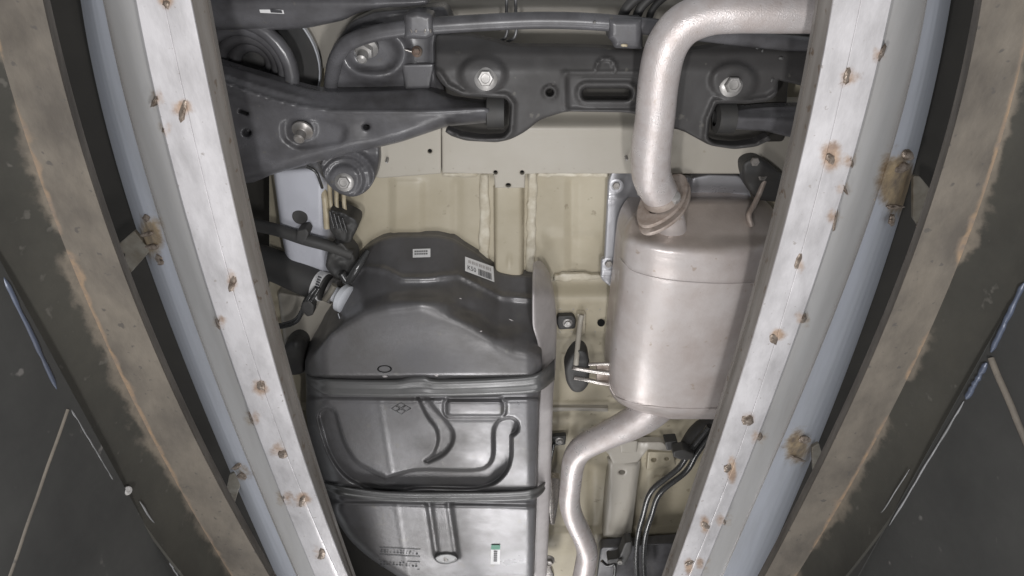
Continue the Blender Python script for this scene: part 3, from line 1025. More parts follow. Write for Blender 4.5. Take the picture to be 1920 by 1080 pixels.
def bars(name, rects, q, zf, eps, m, parent):
    f = quad_map(q)
    pts, fc = [], []
    for (a, b, c, d) in rects:
        k = len(pts)
        pts += f([a, c, c, a], [b, b, d, d]).tolist()
        fc.append([k, k + 1, k + 2, k + 3])
    o = onto(name, pts, fc, zf, eps, m, parent)
    return o


def words(name, text, q, zf, eps, m, parent):
    """lettering fitted into the quad q (top left, top right, bottom right, bottom left)"""
    cu = bpy.data.curves.new(name, 'FONT')
    cu.body = text
    cu.resolution_u = 2
    ob = bpy.data.objects.new(name, cu)
    COL.objects.link(ob)
    dg = bpy.context.evaluated_depsgraph_get()
    me = bpy.data.meshes.new_from_object(ob.evaluated_get(dg))
    bpy.data.objects.remove(ob)
    bpy.data.curves.remove(cu)
    a = np.array([v.co[:2] for v in me.vertices])
    fc = [list(p.vertices) for p in me.polygons]
    bpy.data.meshes.remove(me)
    lo, hi = a.min(0), a.max(0)
    u = (a[:, 0] - lo[0]) / (hi[0] - lo[0])
    v = 1 - (a[:, 1] - lo[1]) / (hi[1] - lo[1])
    return onto(name, quad_map(q)(u, v), fc, zf, eps, m, parent)


def sub(q, u0, v0, u1, v1):
    return quad_map(q)([u0, u1, u1, u0], [v0, v0, v1, v1]).tolist()


q1 = [(872, 481), (925, 500), (927, 529), (872, 508)]
lab = patch('part_label', q1, tank_z, .0015, M['paper'], tank)
words('lettering', 'K50', sub(q1, .09, .52, .38, .82), tank_z, .0025, M['ink'], lab)
bars('print', [(.12 + .062 * i, .16, .12 + .062 * i + (.04, .025, .045, .03)[i % 4], .36) for i in range(13)], q1, tank_z, .0025, M['tshield'], lab)
rnd = random.Random(3)
bx, u = [], .46
while u < .93:
    wd = rnd.choice((.012, .012, .022))
    bx.append((u, .5, u + wd, .92))
    u += wd + rnd.choice((.01, .018))
bars('barcode', bx, q1, tank_z, .0025, M['ink'], lab)
q2 = [(774, 467), (807, 466), (807, 482), (774, 483)]
lab = patch('small_label', q2, tank_z, .0015, M['paper'], tank, 4)
bars('print', [(.1 + .11 * i, .2 + .3 * j, .1 + .11 * i + .07, .2 + .3 * j + .18) for i in range(7) for j in range(2)], q2, tank_z, .0025, M['ink'], lab)
q3 = [(921, 1022), (938, 1022), (937, 1058), (920, 1058)]
lab = patch('narrow_label', q3, tank_z, .0012, M['paper'], tank, 4)
patch('label_head', sub(q3, .0, .0, 1, .24), tank_z, .0018, M['green'], lab, 3)
bars('print', [(.3, .3 + .1 * i, .7, .36 + .1 * i) for i in range(6)], q3, tank_z, .002, M['ink'], lab)
# stencilled box and recycling mark, thin dark lines
q4 = [(710, 1026), (790, 1030), (788, 1068), (708, 1062)]
st = []
for r in range(2):
    v0 = .0 + r * .62
    st += [(0.02, v0, .98, v0 + .03), (0.02, v0 + .36, .98, v0 + .39)]
    for i in range(12):
        a = .05 + i * .075
        st.append((a, v0 + .08 + .06 * rnd.random(), a + .045, v0 + .12 + .05 * rnd.random()))
        st.append((a, v0 + .22, a + rnd.choice((.02, .05)), v0 + .27))
bars('stencil_print', st, q4, tank_z, .0012, M['ink'], tank)
for (ax, ay) in ((742, 766), (762, 766), (752, 760), (752, 772)):
    d = [(ax - 8, ay), (ax, ay - 5), (ax + 8, ay), (ax, ay + 5), (ax - 8, ay)]
    tube('embossed_mark', [P(x, y, float(tank_z(x, y)) - .0004) for x, y in d], .0006, M['strap'], tank, seg=5, smooth_path=False)

for i, (x, y, rx, ry) in enumerate(((692, 601, 5, 3), (774, 590, 5, 3), (961, 602, 8, 1.6), (729, 668, 1.6, 8), (745, 697, 6, 3), (722, 705, 5, 3), (818, 703, 6, 2.5), (900, 622, 4, 2), (700, 858, 9, 1.2), (928, 995, 4, 5), (775, 631, 4, 2.4), (930, 660, 2, 4), (640, 690, 3, 2), (862, 560, 3, 2))):
    blob('dirt_fleck', x, y, float(tank_z(np.array(x), np.array(y))), rx, ry, .0008, M['tshield'], tank, seed=i, n=7)
# filler neck on the tank's corner
neck = lathe('filler_ring', P(645, 560, .812), P(596, 536, .832) - P(645, 560, .812), [(.001, -.007), (.019, -.007), (.0235, -.004), (.0235, .004), (.015, .0055), (.013, .012), (.013, .02)], M['white'], tank, 26)
tpx('loose_thread', [(634, 588, .79), (638, 600, .78), (642, 611, .775)], 1.0, M['white'], tank, seg=5)

# ---- filler hose with clamp and label band
hose = thing('filler_hose', 'thick black rubber filler hose clamped to the white neck of the tank', 'hose', P(560, 515, .84))
tpx('hose_wall', [(455, 478, .86), (520, 500, .85), (575, 525, .838), (612, 540, .828)], [31, 31, 31, 26], M['rubber'], hose, seg=22)
tpx('label_band', [(594, 533, .8325), (608, 538.5, .829)], 28.5, M['paper'], hose, seg=26, smooth_path=False)
bp = quad_map([(596, 512), (606, 516), (594, 556), (584, 552)])
for i in range(7):
    q = bp([.15, .85, .85, .15], [.1 + .12 * i, .1 + .12 * i, .17 + .12 * i, .17 + .12 * i])
    onto('band_print', q, [[0, 1, 2, 3]], .8045, 0.0, M['ink'], hose)
cl = tpx('clamp', [(617, 542, .826), (629, 547, .824)], 25, M['dbolt'], hose, seg=22, smooth_path=False)
tpx('clamp_screw', [(609, 562, .798), (618, 550, .797), (627, 534, .798)], 6, M['bracket'], cl, seg=8)

# ---- breather hose and connectors
br = thing('breather_hose', 'thin black breather hose with clips running above the filler hose', 'hose', P(590, 455, .82))
tpx('hose_wall', [(470, 420, .84), (522, 432, .83), (570, 448, .822), (615, 461, .82), (660, 478, .818)], [12, 12, 12, 11, 10], M['rubber'], br, seg=14)
sheet('hose_clip', fillet([(557, 432), (574, 428), (580, 436), (574, 452), (566, 458), (553, 452)], 3), .812, M['rubber'], br, step=4, edge_w=3, skirt=.02)
sheet('valve_body', fillet([(615, 470), (640, 452), (664, 476), (668, 490), (650, 525), (625, 520), (610, 500)], 6), lambda x, y: .812 + .01 * vnoise(x, y, 12, 3), M['rubber'], br, step=4, edge_w=6, edge_r=.008, skirt=.03)
tpx('connector', [(640, 512, .80), (652, 526, .80), (668, 505, .80), (690, 470, .82)], [7, 8, 8, 5], M['line'], br, seg=10)

cn = thing('line_connector', 'dark ribbed connector block at the end of pale fuel pipes', 'connector', P(640, 425, .83))
sheet('block', fillet([(617, 392), (640, 395), (672, 412), (672, 425), (656, 456), (634, 452), (618, 430)], 6), lambda x, y: .815 + .008 * vnoise(x, y, 8, 9), M['rubber'], cn, step=4, edge_w=6, edge_r=.008, skirt=.03)
for i in range(4):
    tpx('rib', [(618 + i * 8, 396 + i * 4, .812), (626 + i * 8, 426 + i * 3, .810)], 2.4, M['line'], cn, seg=6, smooth_path=False)
for i, (x0, x1, rr) in enumerate(((605, 613, 6), (618, 623, 4), (631, 634, 4), (645, 648, 4))):
    tag(tpx('fuel_pipe', [(x0 - 12 if i == 0 else x0, 330, .86), (x0, 355, .85), (x1 - 3, 380, .84), (x1, 428 if i == 0 else 402, .835)], rr, M['amber'], None, seg=12),
        ['widest cream coated pipe beside the pale side rail', 'cream coated pipe second from the pale side rail', 'cream coated pipe third from the pale side rail', 'cream coated pipe furthest from the pale side rail'][i], 'pipe', 'cream fuel pipes by the side rail')
tag(tpx('loop_wire', [(575, 312, .80), (592, 322, .80), (600, 340, .81), (604, 352, .82)], 3.0, M['line'], None, seg=8), 'thin black wire loop hanging at the top of the pale side rail', 'wire')
fl = thing('vapour_line', 'pair of thin black lines with a square clip below the filler hose', 'hose', P(570, 585, .80))
for d in (0, 1):
    tpx('pipe', [(495, 612 + d * 5, .82), (530, 608 + d * 5, .815), (555, 598 + d * 6, .81), (568, 578 + d * 6, .80), (580 + d * 7, 556 + d * 2, .795), (592 + d * 6, 540, .80)], 3.6, M['line'], fl, seg=8)
sheet('clip_block', fillet([(566, 566), (580, 562), (590, 572), (588, 590), (576, 594), (564, 580)], 4), .792, M['rubber'], fl, step=4, edge_w=4, edge_r=.004, skirt=.015)
bp_ = tag(sheet('bump_stop', fillet([(535, 640), (560, 626), (578, 640), (572, 700), (540, 705), (530, 670)], 12), lambda x, y: .83 - .02 * np.exp(-(((x - 553) / 14) ** 2 + ((y - 648) / 14) ** 2)), M['rubber'], None, step=5, edge_w=10, edge_r=.015, skirt=.04),
          'lumpy black rubber piece between rail and tank corner', 'rubber mount')

# ---- muffler
ML = np.array([(370, 1262), (384, 1212), (400, 1186), (430, 1170), (470, 1163), (520, 1158), (560, 1153), (620, 1146), (680, 1141), (720, 1141), (745, 1150), (762, 1172), (775, 1205), (786, 1260)], float)
MR = np.array([(370, 1410), (384, 1440), (420, 1462), (520, 1456), (640, 1438), (720, 1425), (775, 1400), (786, 1370)], float)
MSH = [(1150, 452), (1168, 456), (1200, 470), (1250, 482), (1300, 488), (1350, 490), (1410, 487), (1470, 475)]
MTOP = [(1150, 440), (1185, 402), (1212, 386), (1262, 379), (1330, 376), (1400, 379), (1470, 395)]


def muff_z(x, y):
    l = np.interp(y, ML[:, 0], ML[:, 1])
    r = np.interp(y, MR[:, 0], MR[:, 1])
    lb = np.interp(np.clip(y, 480, 710), ML[:, 0], ML[:, 1])
    rb = np.interp(np.clip(y, 480, 710), MR[:, 0], MR[:, 1])
    u = np.clip(np.abs((x - (lb + rb) / 2) / ((rb - lb) / 2)), 0, .999)
    z = .705 + .075 * (1 - (1 - u ** 2.6) ** .5)
    S, T = cx(MSH, x), cx(MTOP, x)
    t = np.clip((S - y) / np.maximum(S - T, 20), 0, 1.1)
    wide = sst(1146, 1222, x)
    z = z + wide * (.095 * t ** 1.1 * sst(0, .45, t) + .006 * t) + .006 * np.clip((S + 45 - y) / 45, 0, 1) ** 2
    # bead round the shoulder and near the lower end, folded end
    s1 = y - (np.interp(x, [1150, 1168, 1190, 1250, 1340, 1420, 1460], [480, 490, 510, 525, 532, 530, 522]))
    z -= .0012 * sst(-3, 3, s1)
    s2 = y - (np.interp(x, [1136, 1145, 1160, 1220, 1300, 1430], [700, 728, 746, 762, 767, 762]))
    z += .0035 * sst(0, 4, s2)
    e = np.interp(x, [1136, 1172, 1205, 1260, 1400], [730, 762, 775, 784, 786]) - y
    z += .028 * np.clip(1 - e / 16., 0, 1) ** 2
    return z


def muff_mask(x, y):
    S = cx(MSH, x)
    return .95 * sst(-10, 40, S - y) + .25 * sst(1250, 1400, x) * sst(560, 700, y)


muf = thing('muffler', 'large dull aluminised oval muffler with rusty end cap', 'muffler', P(1280, 620, .705))
MO = fillet([tuple(p[::-1]) for p in cat(ML, 4)] + [tuple(p[::-1]) for p in cat(MR[::-1], 4)], 4)
sheet('can', MO, muff_z, M['exhaust'], muf, step=4.2, edge_r=.022, edge_w=12, skirt=.05, mask=muff_mask)
for sx, sy in (([1160, 1172, 1190, 1250, 1340, 1420, 1458], [484, 496, 510, 525, 532, 530, 522]), ([1142, 1147, 1160, 1190, 1220, 1300, 1428], [716, 732, 746, 756, 762, 767, 762])):
    ps = cat(list(zip(sx, sy)), 5)
    tube('crimp_seam', [P(x, y, float(muff_z(np.array(x), np.array(y))) - .0004) for x, y in ps], .0011, M['exhaust'], muf, seg=8)
# stub and rusty flange joint
tpx('inlet_stub', [(1262, 448, .772), (1258, 425, .768), (1252, 395, .764)], [29, 28, 28], M['exhaust'], muf, seg=26)
tpx('weld_ring', [(1263, 452, .776), (1262, 442, .772)], 33, M['rusty'], muf, seg=26, smooth_path=False)
# chrome hanger rods on the muffler's flank
hr = tpx('hanger_rod', [(1165, 702, .775), (1120, 697, .785), (1082, 691, .79), (1074, 689, .79)], 4.2, M['chrome'], muf, seg=10)
tpx('hanger_rod', [(1165, 722, .775), (1128, 718, .785), (1100, 712, .79), (1076, 708, .79)], 4.0, M['chrome'], muf, seg=10)
tpx('hanger_rod', [(1160, 684, .78), (1130, 682, .785), (1104, 683, .79)], 3.4, M['chrome'], muf, seg=10)
sheet('hanger_plate', fillet([(1118, 684), (1150, 684), (1150, 722), (1118, 714)], 3), .788, M['rusty'], muf, step=4, edge_w=3, skirt=.006)

# tail pipe with its own half of the flange
tail = thing('tail_pipe', 'bare mottled exhaust tail pipe bending over the black crossmember', 'exhaust pipe', P(1225, 200, .71))
tpx('pipe', [(1700, 22, .70), (1560, 22, .70), (1450, 22, .70), (1385, 22, .70), (1330, 27, .702), (1280, 48, .704), (1249, 90, .706), (1235, 150, .71), (1228, 220, .715), (1221, 280, .722), (1222, 330, .735), (1240, 368, .752)],
    [38, 38, 38, 38, 38, 39, 39, 38, 37, 37, 36, 33], M['pipe'], tail, seg=36, n=10)


def oval_ring(name, c, ax, a, b, th, m, parent, rot=0):
    ax = Vector(ax).normalized()
    u = ax.cross(Vector((0, 0, 1))).normalized()
    v = ax.cross(u)
    u, v = u * math.cos(rot) + v * math.sin(rot), v * math.cos(rot) - u * math.sin(rot)
    V, fc = [], []
    n = 40
    prof = [(.55, -th), (.97, -th), (1.0, -th * .6), (1.0, th * .6), (.97, th), (.55, th)]
    for (k, h) in prof:
        for i in range(n):
            t = 2 * math.pi * i / n
            e = 1 + .10 * math.cos(2 * t)
            V.append(Vector(c) + ax * h + (u * a * math.cos(t) * e + v * b * math.sin(t)) * k)
    m_ = len(prof)
    for i in range(m_ - 1):
        for j in range(n):
            j2 = (j + 1) % n
            fc.append([i * n + j, i * n + j2, (i + 1) * n + j2, (i + 1) * n + j])
    return raw(name, V, fc, m, parent, sharp=40)


axf = P(1262, 440, .772) - P(1222, 318, .728)
fr = oval_ring('flange_plate', P(1242, 376, .755), axf, .044, .029, .003, M['rusty'], tail, rot=-.7)
fr2 = oval_ring('flange_plate', P(1246, 388, .760), axf, .046, .030, .003, M['rusty'], muf, rot=-.7)
tpx('weld_ring', [(1237, 362, .750), (1241, 372, .753)], 35, M['rusty'], tail, seg=26, smooth_path=False)
for (x, y, z) in ((1264, 370, .735), (1206, 352, .765)):
    r = .0085
    lathe('flange_bolt', P(x, y, z), (-.12, -.75, -.65), [(r, -.012), (r, .002), (r * .9, .005), (r * .5, .006), (.0002, .006)], M['bolt'], tail, 24, (0, 1))

# front pipe leaving the muffler
fp = thing('front_pipe', 'bare exhaust pipe with two bends leaving the lower end of the muffler', 'exhaust pipe', P(1075, 900, .76))
tpx('pipe', [(1250, 745, .80), (1218, 772, .775), (1186, 793, .767), (1140, 815, .765), (1095, 838, .765), (1077, 862, .765), (1071, 900, .765), (1068, 940, .765), (1075, 970, .765), (1092, 1006, .765), (1101, 1035, .765), (1097, 1065, .765), (1088, 1110, .765), (1080, 1160, .765)],
    [33, 33, 30, 26, 24, 22, 20, 19.5, 19.5, 19.5, 20, 20, 20, 20], M['pipe'], fp, seg=32, n=9)

# ---- rubber hanger and hook of the exhaust
hg = thing('exhaust_hanger', 'black oval rubber exhaust hanger on a beige hook beside the muffler', 'exhaust hanger', P(1082, 700, .80))
sheet('rubber_block', fillet([(1068, 668), (1080, 655), (1096, 655), (1104, 668), (1106, 690), (1104, 722), (1090, 736), (1074, 735), (1062, 718), (1058, 690)], 10), lambda x, y: .80 + 0 * x, M['rubber'], hg, step=4, edge_w=8, edge_r=.008, skirt=.025)
tpx('hook_rod', [(1091, 590, .850), (1088, 605, .845), (1084, 640, .82), (1081, 672, .795), (1080, 684, .79)], 5, M['beige'], hg, seg=10)
sheet('hook_plate', fillet([(1082, 588), (1098, 588), (1097, 624), (1088, 632)], 3), .858, M['sealer'], hg, step=4, edge_w=3, skirt=.01)

hg = thing('exhaust_mount', 'dark rubber exhaust mount with two studs beside the muffler end cap', 'exhaust mount', P(1415, 335, .80))
sheet('rubber_block', fillet([(1390, 306), (1402, 297), (1420, 294), (1440, 305), (1470, 330), (1470, 380), (1420, 375), (1405, 360), (1392, 335)], 10), lambda x, y: .80 + .012 * sst(320, 345, y), M['rubber'], hg, step=4, edge_w=8, edge_r=.01, skirt=.03)
bolt(1414, 303, .798, 8, M['dbolt'], hg, flange=False, name='stud_nut')
bolt(1428, 330, .808, 8, M['dbolt'], hg, flange=False, name='stud_nut')
tpx('support_rod', [(1436, 330, .815), (1424, 362, .81), (1412, 388, .80), (1404, 404, .79), (1410, 425, .78)], [5, 5, 5, 5, 5], M['rusty'], hg, seg=10)

# ---- heat shield between muffler and floor
hs = thing('heat_shield', 'grey aluminium heat shield fixed to the floor behind the muffler', 'heat shield', P(1200, 430, .86))


def hs_z(x, y):
    z = .862 + .012 * sst(1155, 1180, x) - .012 * sst(1285, 1300, x)
    z -= .004 * np.exp(-((y - 372) / 7) ** 2) * (1 - sst(1168, 1180, x)) + .004 * np.exp(-((y - 516) / 7) ** 2) * (1 - sst(1155, 1170, x))
    z += .010 * sst(1300, 1340, x) * (1 - sst(345, 362, y))
    return z


sheet('shield_plate', fillet([(1146, 323), (1190, 322), (1290, 332), (1302, 327), (1385, 328), (1400, 345), (1420, 400), (1410, 480), (1240, 520), (1180, 540), (1146, 540, 14), (1126, 522), (1127, 486), (1133, 484), (1138, 380), (1140, 340)], 5), hs_z, M['alu'], hs, step=4.5, edge_w=4, edge_r=.003, skirt=.006)
for (x, y) in ((1155, 348), (1141, 494)):
    lathe('washer', P(x, y, .864), (0, -.1, -1), [(.0115, 0), (.0115, .003), (.009, .004), (.006, .0035)], M['alu'], hs, 24)
    bolt(x, y, .859, 7, M['dbolt'], hs, flange=False)
sheet('shield_end', fillet([(1296, 332), (1330, 326), (1385, 328), (1410, 350), (1405, 362), (1345, 362), (1310, 375), (1292, 385)], 6), lambda x, y: .846 + .012 * sst(345, 362, y), M['alu'], hs, step=5, edge_w=5, edge_r=.006, skirt=.01)

# ---- bits bolted to the floor
fx = thing('shield_fixing', 'square black fixing plate with bright bolt beside the tank strap', 'bracket', P(1064, 604, .86))
sheet('plate', fillet([(1046, 592), (1074, 591), (1080, 600), (1078, 616), (1048, 618), (1043, 604)], 4), .858, M['rubber'], fx, step=4, edge_w=3, skirt=.008)
bolt(1064, 605, .856, 9, M['bolt'], fx)
fx = thing('strap_fixing', 'black fixing plate with bright bolt beside the front pipe bend', 'bracket', P(1050, 826, .84))
sheet('plate', fillet([(1035, 818), (1062, 816), (1060, 834), (1036, 836)], 3), .842, M['rubber'], fx, step=4, edge_w=3, skirt=.008)
bolt(1049, 826, .840, 8, M['bolt'], fx)
sheet('stay', fillet([(1036, 832), (1042, 832), (1034, 872), (1027, 880)], 2), .835, M['line'], fx, step=4, edge_w=2, skirt=.006)
tag(sheet('bright_bracket', fillet([(1026, 894), (1050, 896), (1050, 920), (1040, 985), (1030, 983), (1022, 940)], 5), lambda x, y: .825 + .006 * sst(1034, 1044, x) - .008 * sst(896, 960, y), M['chrome'], None, step=4, edge_w=5, edge_r=.004, skirt=.012),
    'bright shiny metal bracket between tank flank and front pipe', 'bracket')
fx = thing('line_clamp', 'shiny clamp with nut low beside the tank flank', 'clamp', P(1028, 1060, .81))
sheet('clamp_plate', fillet([(1012, 1062), (1030, 1055), (1040, 1080), (1030, 1110), (1008, 1110)], 4), .805, M['chrome'], fx, step=4, edge_w=4, edge_r=.004, skirt=.012)
bolt(1029, 1050, .805, 11, M['dbolt'], fx)
lathe('end_nut', P(1012, 1052, .80), (-.3, -.5, -.8), [(.006, 0), (.006, .006), (.004, .007), (.0002, .007)], M['bolt'], fx, 18, (0, 1))
tag(tpx('floor_plug', [(1127, 605, .8725), (1127, 605.5, .866)], 7, M['hole'], None, seg=16, smooth_path=False), 'small round black plug in the beige floor beside the muffler', 'plug')

# ---- brake and fuel lines ahead of the muffler
bl = thing('brake_lines', 'twin bright edged black metal lines with plastic clip below the muffler', 'brake line', P(1230, 900, .80))
for d in (0, 1):
    tpx('line', [(1330 + 14 * d, 800, .79), (1296 + 12 * d, 842 + 6 * d, .79), (1272 + 14 * d, 878 + 6 * d, .79), (1222 + 16 * d, 920 + 4 * d, .79), (1206 + 16 * d, 965, .79), (1196 + 14 * d, 1005, .79), (1193 + 14 * d, 1050, .79), (1196 + 14 * d, 1100, .79)], 5.2, M['line'], bl, seg=12, n=10)
sheet('line_clip', fillet([(1262, 846), (1282, 842), (1302, 850), (1300, 862), (1276, 862), (1262, 856)], 3), .776, M['rubber'], bl, step=4, edge_w=3, skirt=.018)
sheet('clip_foot', fillet([(1246, 828), (1270, 826), (1273, 842), (1250, 844)], 3), .80, M['rubber'], bl, step=4, edge_w=3, skirt=.018)
tag(tpx('cable_sleeve', [(1345, 790, .82), (1312, 812, .815), (1288, 838, .81)], [20, 20, 15], M['rubber'], None, seg=16), 'black cable sleeve passing up behind the muffler end', 'cable')
hc = thing('cable_clip', 'dark cable clip with small bright screw low beside the brake lines', 'clip', P(1165, 1045, .80))
sheet('clip_block', fillet([(1172, 1016), (1186, 1014), (1184, 1036), (1172, 1060), (1140, 1058), (1138, 1048), (1160, 1046)], 5), .80, M['rubber'], hc, step=4, edge_w=4, edge_r=.004, skirt=.02)
bolt(1162, 1052, .795, 5, M['bolt'], hc, flange=False, name='screw')
tpx('curled_wire', [(1128, 1052, .81), (1138, 1060, .805), (1152, 1058, .80), (1152, 1078, .80), (1146, 1110, .80)], 3.5, M['line'], hc, seg=8)

# ---- rear crossmember
cm = thing('rear_crossmember', 'black coated rear suspension crossmember with slotted middle and two arm pockets', 'crossmember', P(1000, 170, .77))
CMO = fillet([(817, 64), (880, 65), (931, 77), (960, 85), (1100, 86), (1197, 92), (1284, 94), (1327, 88), (1374, 76), (1430, 68), (1560, 58), (1590, 100), (1560, 175), (1459, 150, 3), (1457, 178, 16), (1442, 189, 10), (1409, 194, 4), (1344, 194, 5), (1331, 226, 6),
              (1328, 258, 6), (1340, 267, 6), (1377, 271, 10), (1418, 265, 6), (1440, 253, 3), (1446, 262, 3), (1418, 275, 8), (1377, 280, 10), (1331, 273, 10), (1278, 244, 8), (1255, 240), (1185, 211, 20), (1062, 209, 10), (1012, 224, 20), (987, 246, 14), (957, 262, 14), (931, 267),
              (873, 264, 10), (846, 255, 4), (834, 247, 3), (840, 241, 2), (862, 251, 8), (900, 257, 10), (944, 256, 10), (954, 244, 6), (957, 196, 6), (947, 184, 5), (868, 180, 8), (834, 164, 14), (816, 138, 10)], 7)
SLOT = fillet([(1093, 166), (1182, 166), (1182, 185), (1093, 185)], 9)


def cm_z(x, y):
    z = .772 - .010 * sst(90, 140, y)
    z += .020 * (1 - sst(66, 104, y + .0 * x))
    # recessed middle panel
    p = sd(x, y, fillet([(1060, 140), (1240, 140), (1240, 206), (1062, 206)], 8))
    z += .006 * sst(-4, 6, p)
    s = sd(x, y, SLOT)
    z += -.005 * np.exp(-((s + 8) / 5.) ** 2) + .004 * sst(-4, 1, s)
    z -= .006 * np.exp(-((np.hypot((x - 1136) / 19, (y - 132) / 22) - 1) / .12) ** 2) * (y < 134)
    z -= .0025 * np.exp(-((x - 1061) / 4.) ** 2) * sst(128, 140, y)
    z -= .004 * np.exp(-((np.hypot(x - 1031, y - 173) - 10) / 4.) ** 2)
    z -= .003 * np.exp(-((y - 138) / 3) ** 2) * sst(1045, 1060, x) * (1 - sst(1230, 1250, x))
    # raised bosses round the arm bolts
    for bx_, by_ in ((905, 140), (1375, 152)):
        r = np.hypot((x - bx_) / 1.25, y - by_)
        z -= .007 * (1 - sst(28, 40, r))
    # lips of the pockets
    z -= .006 * np.exp(-((dseg(x, y, [(820, 140), (836, 164), (868, 180), (947, 184), (957, 196), (954, 244), (944, 256), (900, 258), (862, 252)]) - 5) / 5.) ** 2)
    z -= .006 * np.exp(-((dseg(x, y, [(1457, 178), (1442, 189), (1409, 194), (1344, 194), (1331, 226), (1328, 258), (1340, 268), (1377, 272), (1418, 266)]) - 5) / 5.) ** 2)
    z += .0012 * (vnoise(x, y, 26, 4) - .5)
    return z


sheet('member_shell', CMO, cm_z, M['member'], cm, holes=[SLOT, ell(1031, 173, 6.5, 6, 14)], step=4.2, edge_w=5, edge_r=.005, skirt=.012)
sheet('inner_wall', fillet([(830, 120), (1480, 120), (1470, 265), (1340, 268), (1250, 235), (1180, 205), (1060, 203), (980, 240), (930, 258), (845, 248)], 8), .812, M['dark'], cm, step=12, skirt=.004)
for (x, y, z) in ((911, 147, .755), (1370, 159, .755)):
    bolt(x, y, z, 22, M['bolt'], cm)
for (x, y, r) in ((1420, 90, 5), (1430, 96, 4), (1473, 84, 4), (1465, 110, 5), (1448, 150, 4), (1493, 84, 3)):
    blob('weld_drop', x, y, float(cm_z(np.array(x), np.array(y))), r, r, .003, M['strap'], cm, seed=x)

# ---- lower control arms
def la_z(x, y):
    top = np.interp(x, [400, 447, 499, 540, 590, 640, 802, 850, 920], [112, 128, 143, 155, 168, 171, 166, 183, 193])
    rid = np.interp(x, [400, 452, 517, 563, 619, 779, 920], [148, 169, 190, 201, 209, 211, 205])
    bot = np.interp(x, [440, 508, 575, 662, 750, 838, 920], [345, 328, 309, 287, 267, 236, 230])
    z = .768 + .030 * np.clip((rid - y) / np.maximum(rid - top, 8), 0, 1.2) ** 1.2
    z -= .004 * np.exp(-((y - rid) / 3.5) ** 2)
    z -= .003 * np.exp(-((y - (rid * .55 + top * .45)) / 3.5) ** 2) * (1 - sst(560, 600, x))
    z += .004 * sst(6, 22, y - rid) * (1 - sst(700, 900, x))
    z += .016 * np.clip((y - bot + 26) / 26, 0, 1) ** 2
    z += .006 * sst(-5, 6, sd(x, y, fillet([(528, 226), (600, 222), (650, 238), (645, 268), (560, 280), (530, 262)], 14)))
    z -= .004 * np.exp(-((np.hypot((x - 568) / 1.1, y - 243) - 18) / 5) ** 2)
    z += .003 * np.exp(-(((x - 690) / 20) ** 2 + ((y - 245) / 16) ** 2))
    z += .001 * (vnoise(x, y, 30, 6) - .5)
    return z


GA = 'lower control arms'
la = thing('control_arm', 'wide black stamped lower control arm ending in the crossmember pocket', 'control arm', P(620, 230, .77), GA)
sheet('arm_shell', fillet([(380, 106), (447, 128), (499, 143), (540, 155), (590, 168), (640, 171), (802, 166), (850, 184), (918, 194, 4), (918, 230, 4), (838, 237, 6), (750, 267), (662, 287), (575, 309), (508, 328), (470, 345), (440, 340, 10), (380, 240)], 12), la_z, M['black'], la,
      holes=[ell(687, 238, 6, 5, 14), ell(463, 249, 8, 7, 14), fillet([(450, 205), (466, 211), (464, 216), (448, 210)], 2)], step=4.5, edge_w=5, edge_r=.005, skirt=.014)
sheet('inner_ply', fillet([(420, 190), (720, 215), (720, 255), (480, 320), (420, 300)], 8), .80, M['rubber'], la, step=14, skirt=.004)
lathe('bushing', P(928, 210, .79), (1, 0, 0), [(.012, -.012), (.022, -.01), (.022, .012), (.012, .014), (.001, .014)], M['rubber'], la, 26)
lathe('arm_stud', P(568, 243, .772), (-.05, .3, -1), [(.0135, 0), (.0135, .003), (.010, .005), (.008, .008), (.0068, .009), (.0068, .020), (.005, .022), (.0001, .022)], M['dbolt'], la, 20)
la2 = thing('control_arm', 'short visible end of black control arm in the pocket beside the tail pipe', 'control arm', P(1430, 225, .77), GA)
sheet('arm_shell', fillet([(1367, 206, 3), (1440, 200), (1600, 196), (1600, 300), (1500, 262), (1435, 246), (1367, 242, 3)], 6), lambda x, y: .772 + .014 * np.clip((222 - y) / 16, 0, 1) - .003 * np.exp(-((y - 219 - (x - 1367) * .07) / 3) ** 2), M['black'], la2, step=5, edge_w=5, edge_r=.005, skirt=.014)
lathe('bushing', P(1357, 222, .79), (1, 0, 0), [(.010, -.012), (.020, -.01), (.020, .012), (.010, .014), (.001, .014)], M['rubber'], la2, 26)

# front bushing ear of the arm
ear = thing('arm_bracket', 'rounded black bushing bracket with bright bolt under the control arm', 'bracket', P(646, 340, .80))


def ear_z(x, y):
    r = np.hypot(x - 646, y - 338)
    return .80 + .016 * sst(20, 70, 310 - y + 40) - .006 * np.exp(-((r - 55) / 6.) ** 2) - .004 * (1 - sst(26, 32, r)) - .004 * np.exp(-((r - 40) / 4.) ** 2)


sheet('ear_plate', fillet([(600, 300), (640, 268), (712, 262), (712, 298), (705, 335, 20), (688, 360, 16), (662, 371, 14), (634, 363, 14), (610, 342, 16)], 10), ear_z, M['black'], ear, step=4, edge_w=5, edge_r=.005, skirt=.02)
bolt(646, 341, .794, 18, M['bolt'], ear, tall=.5)

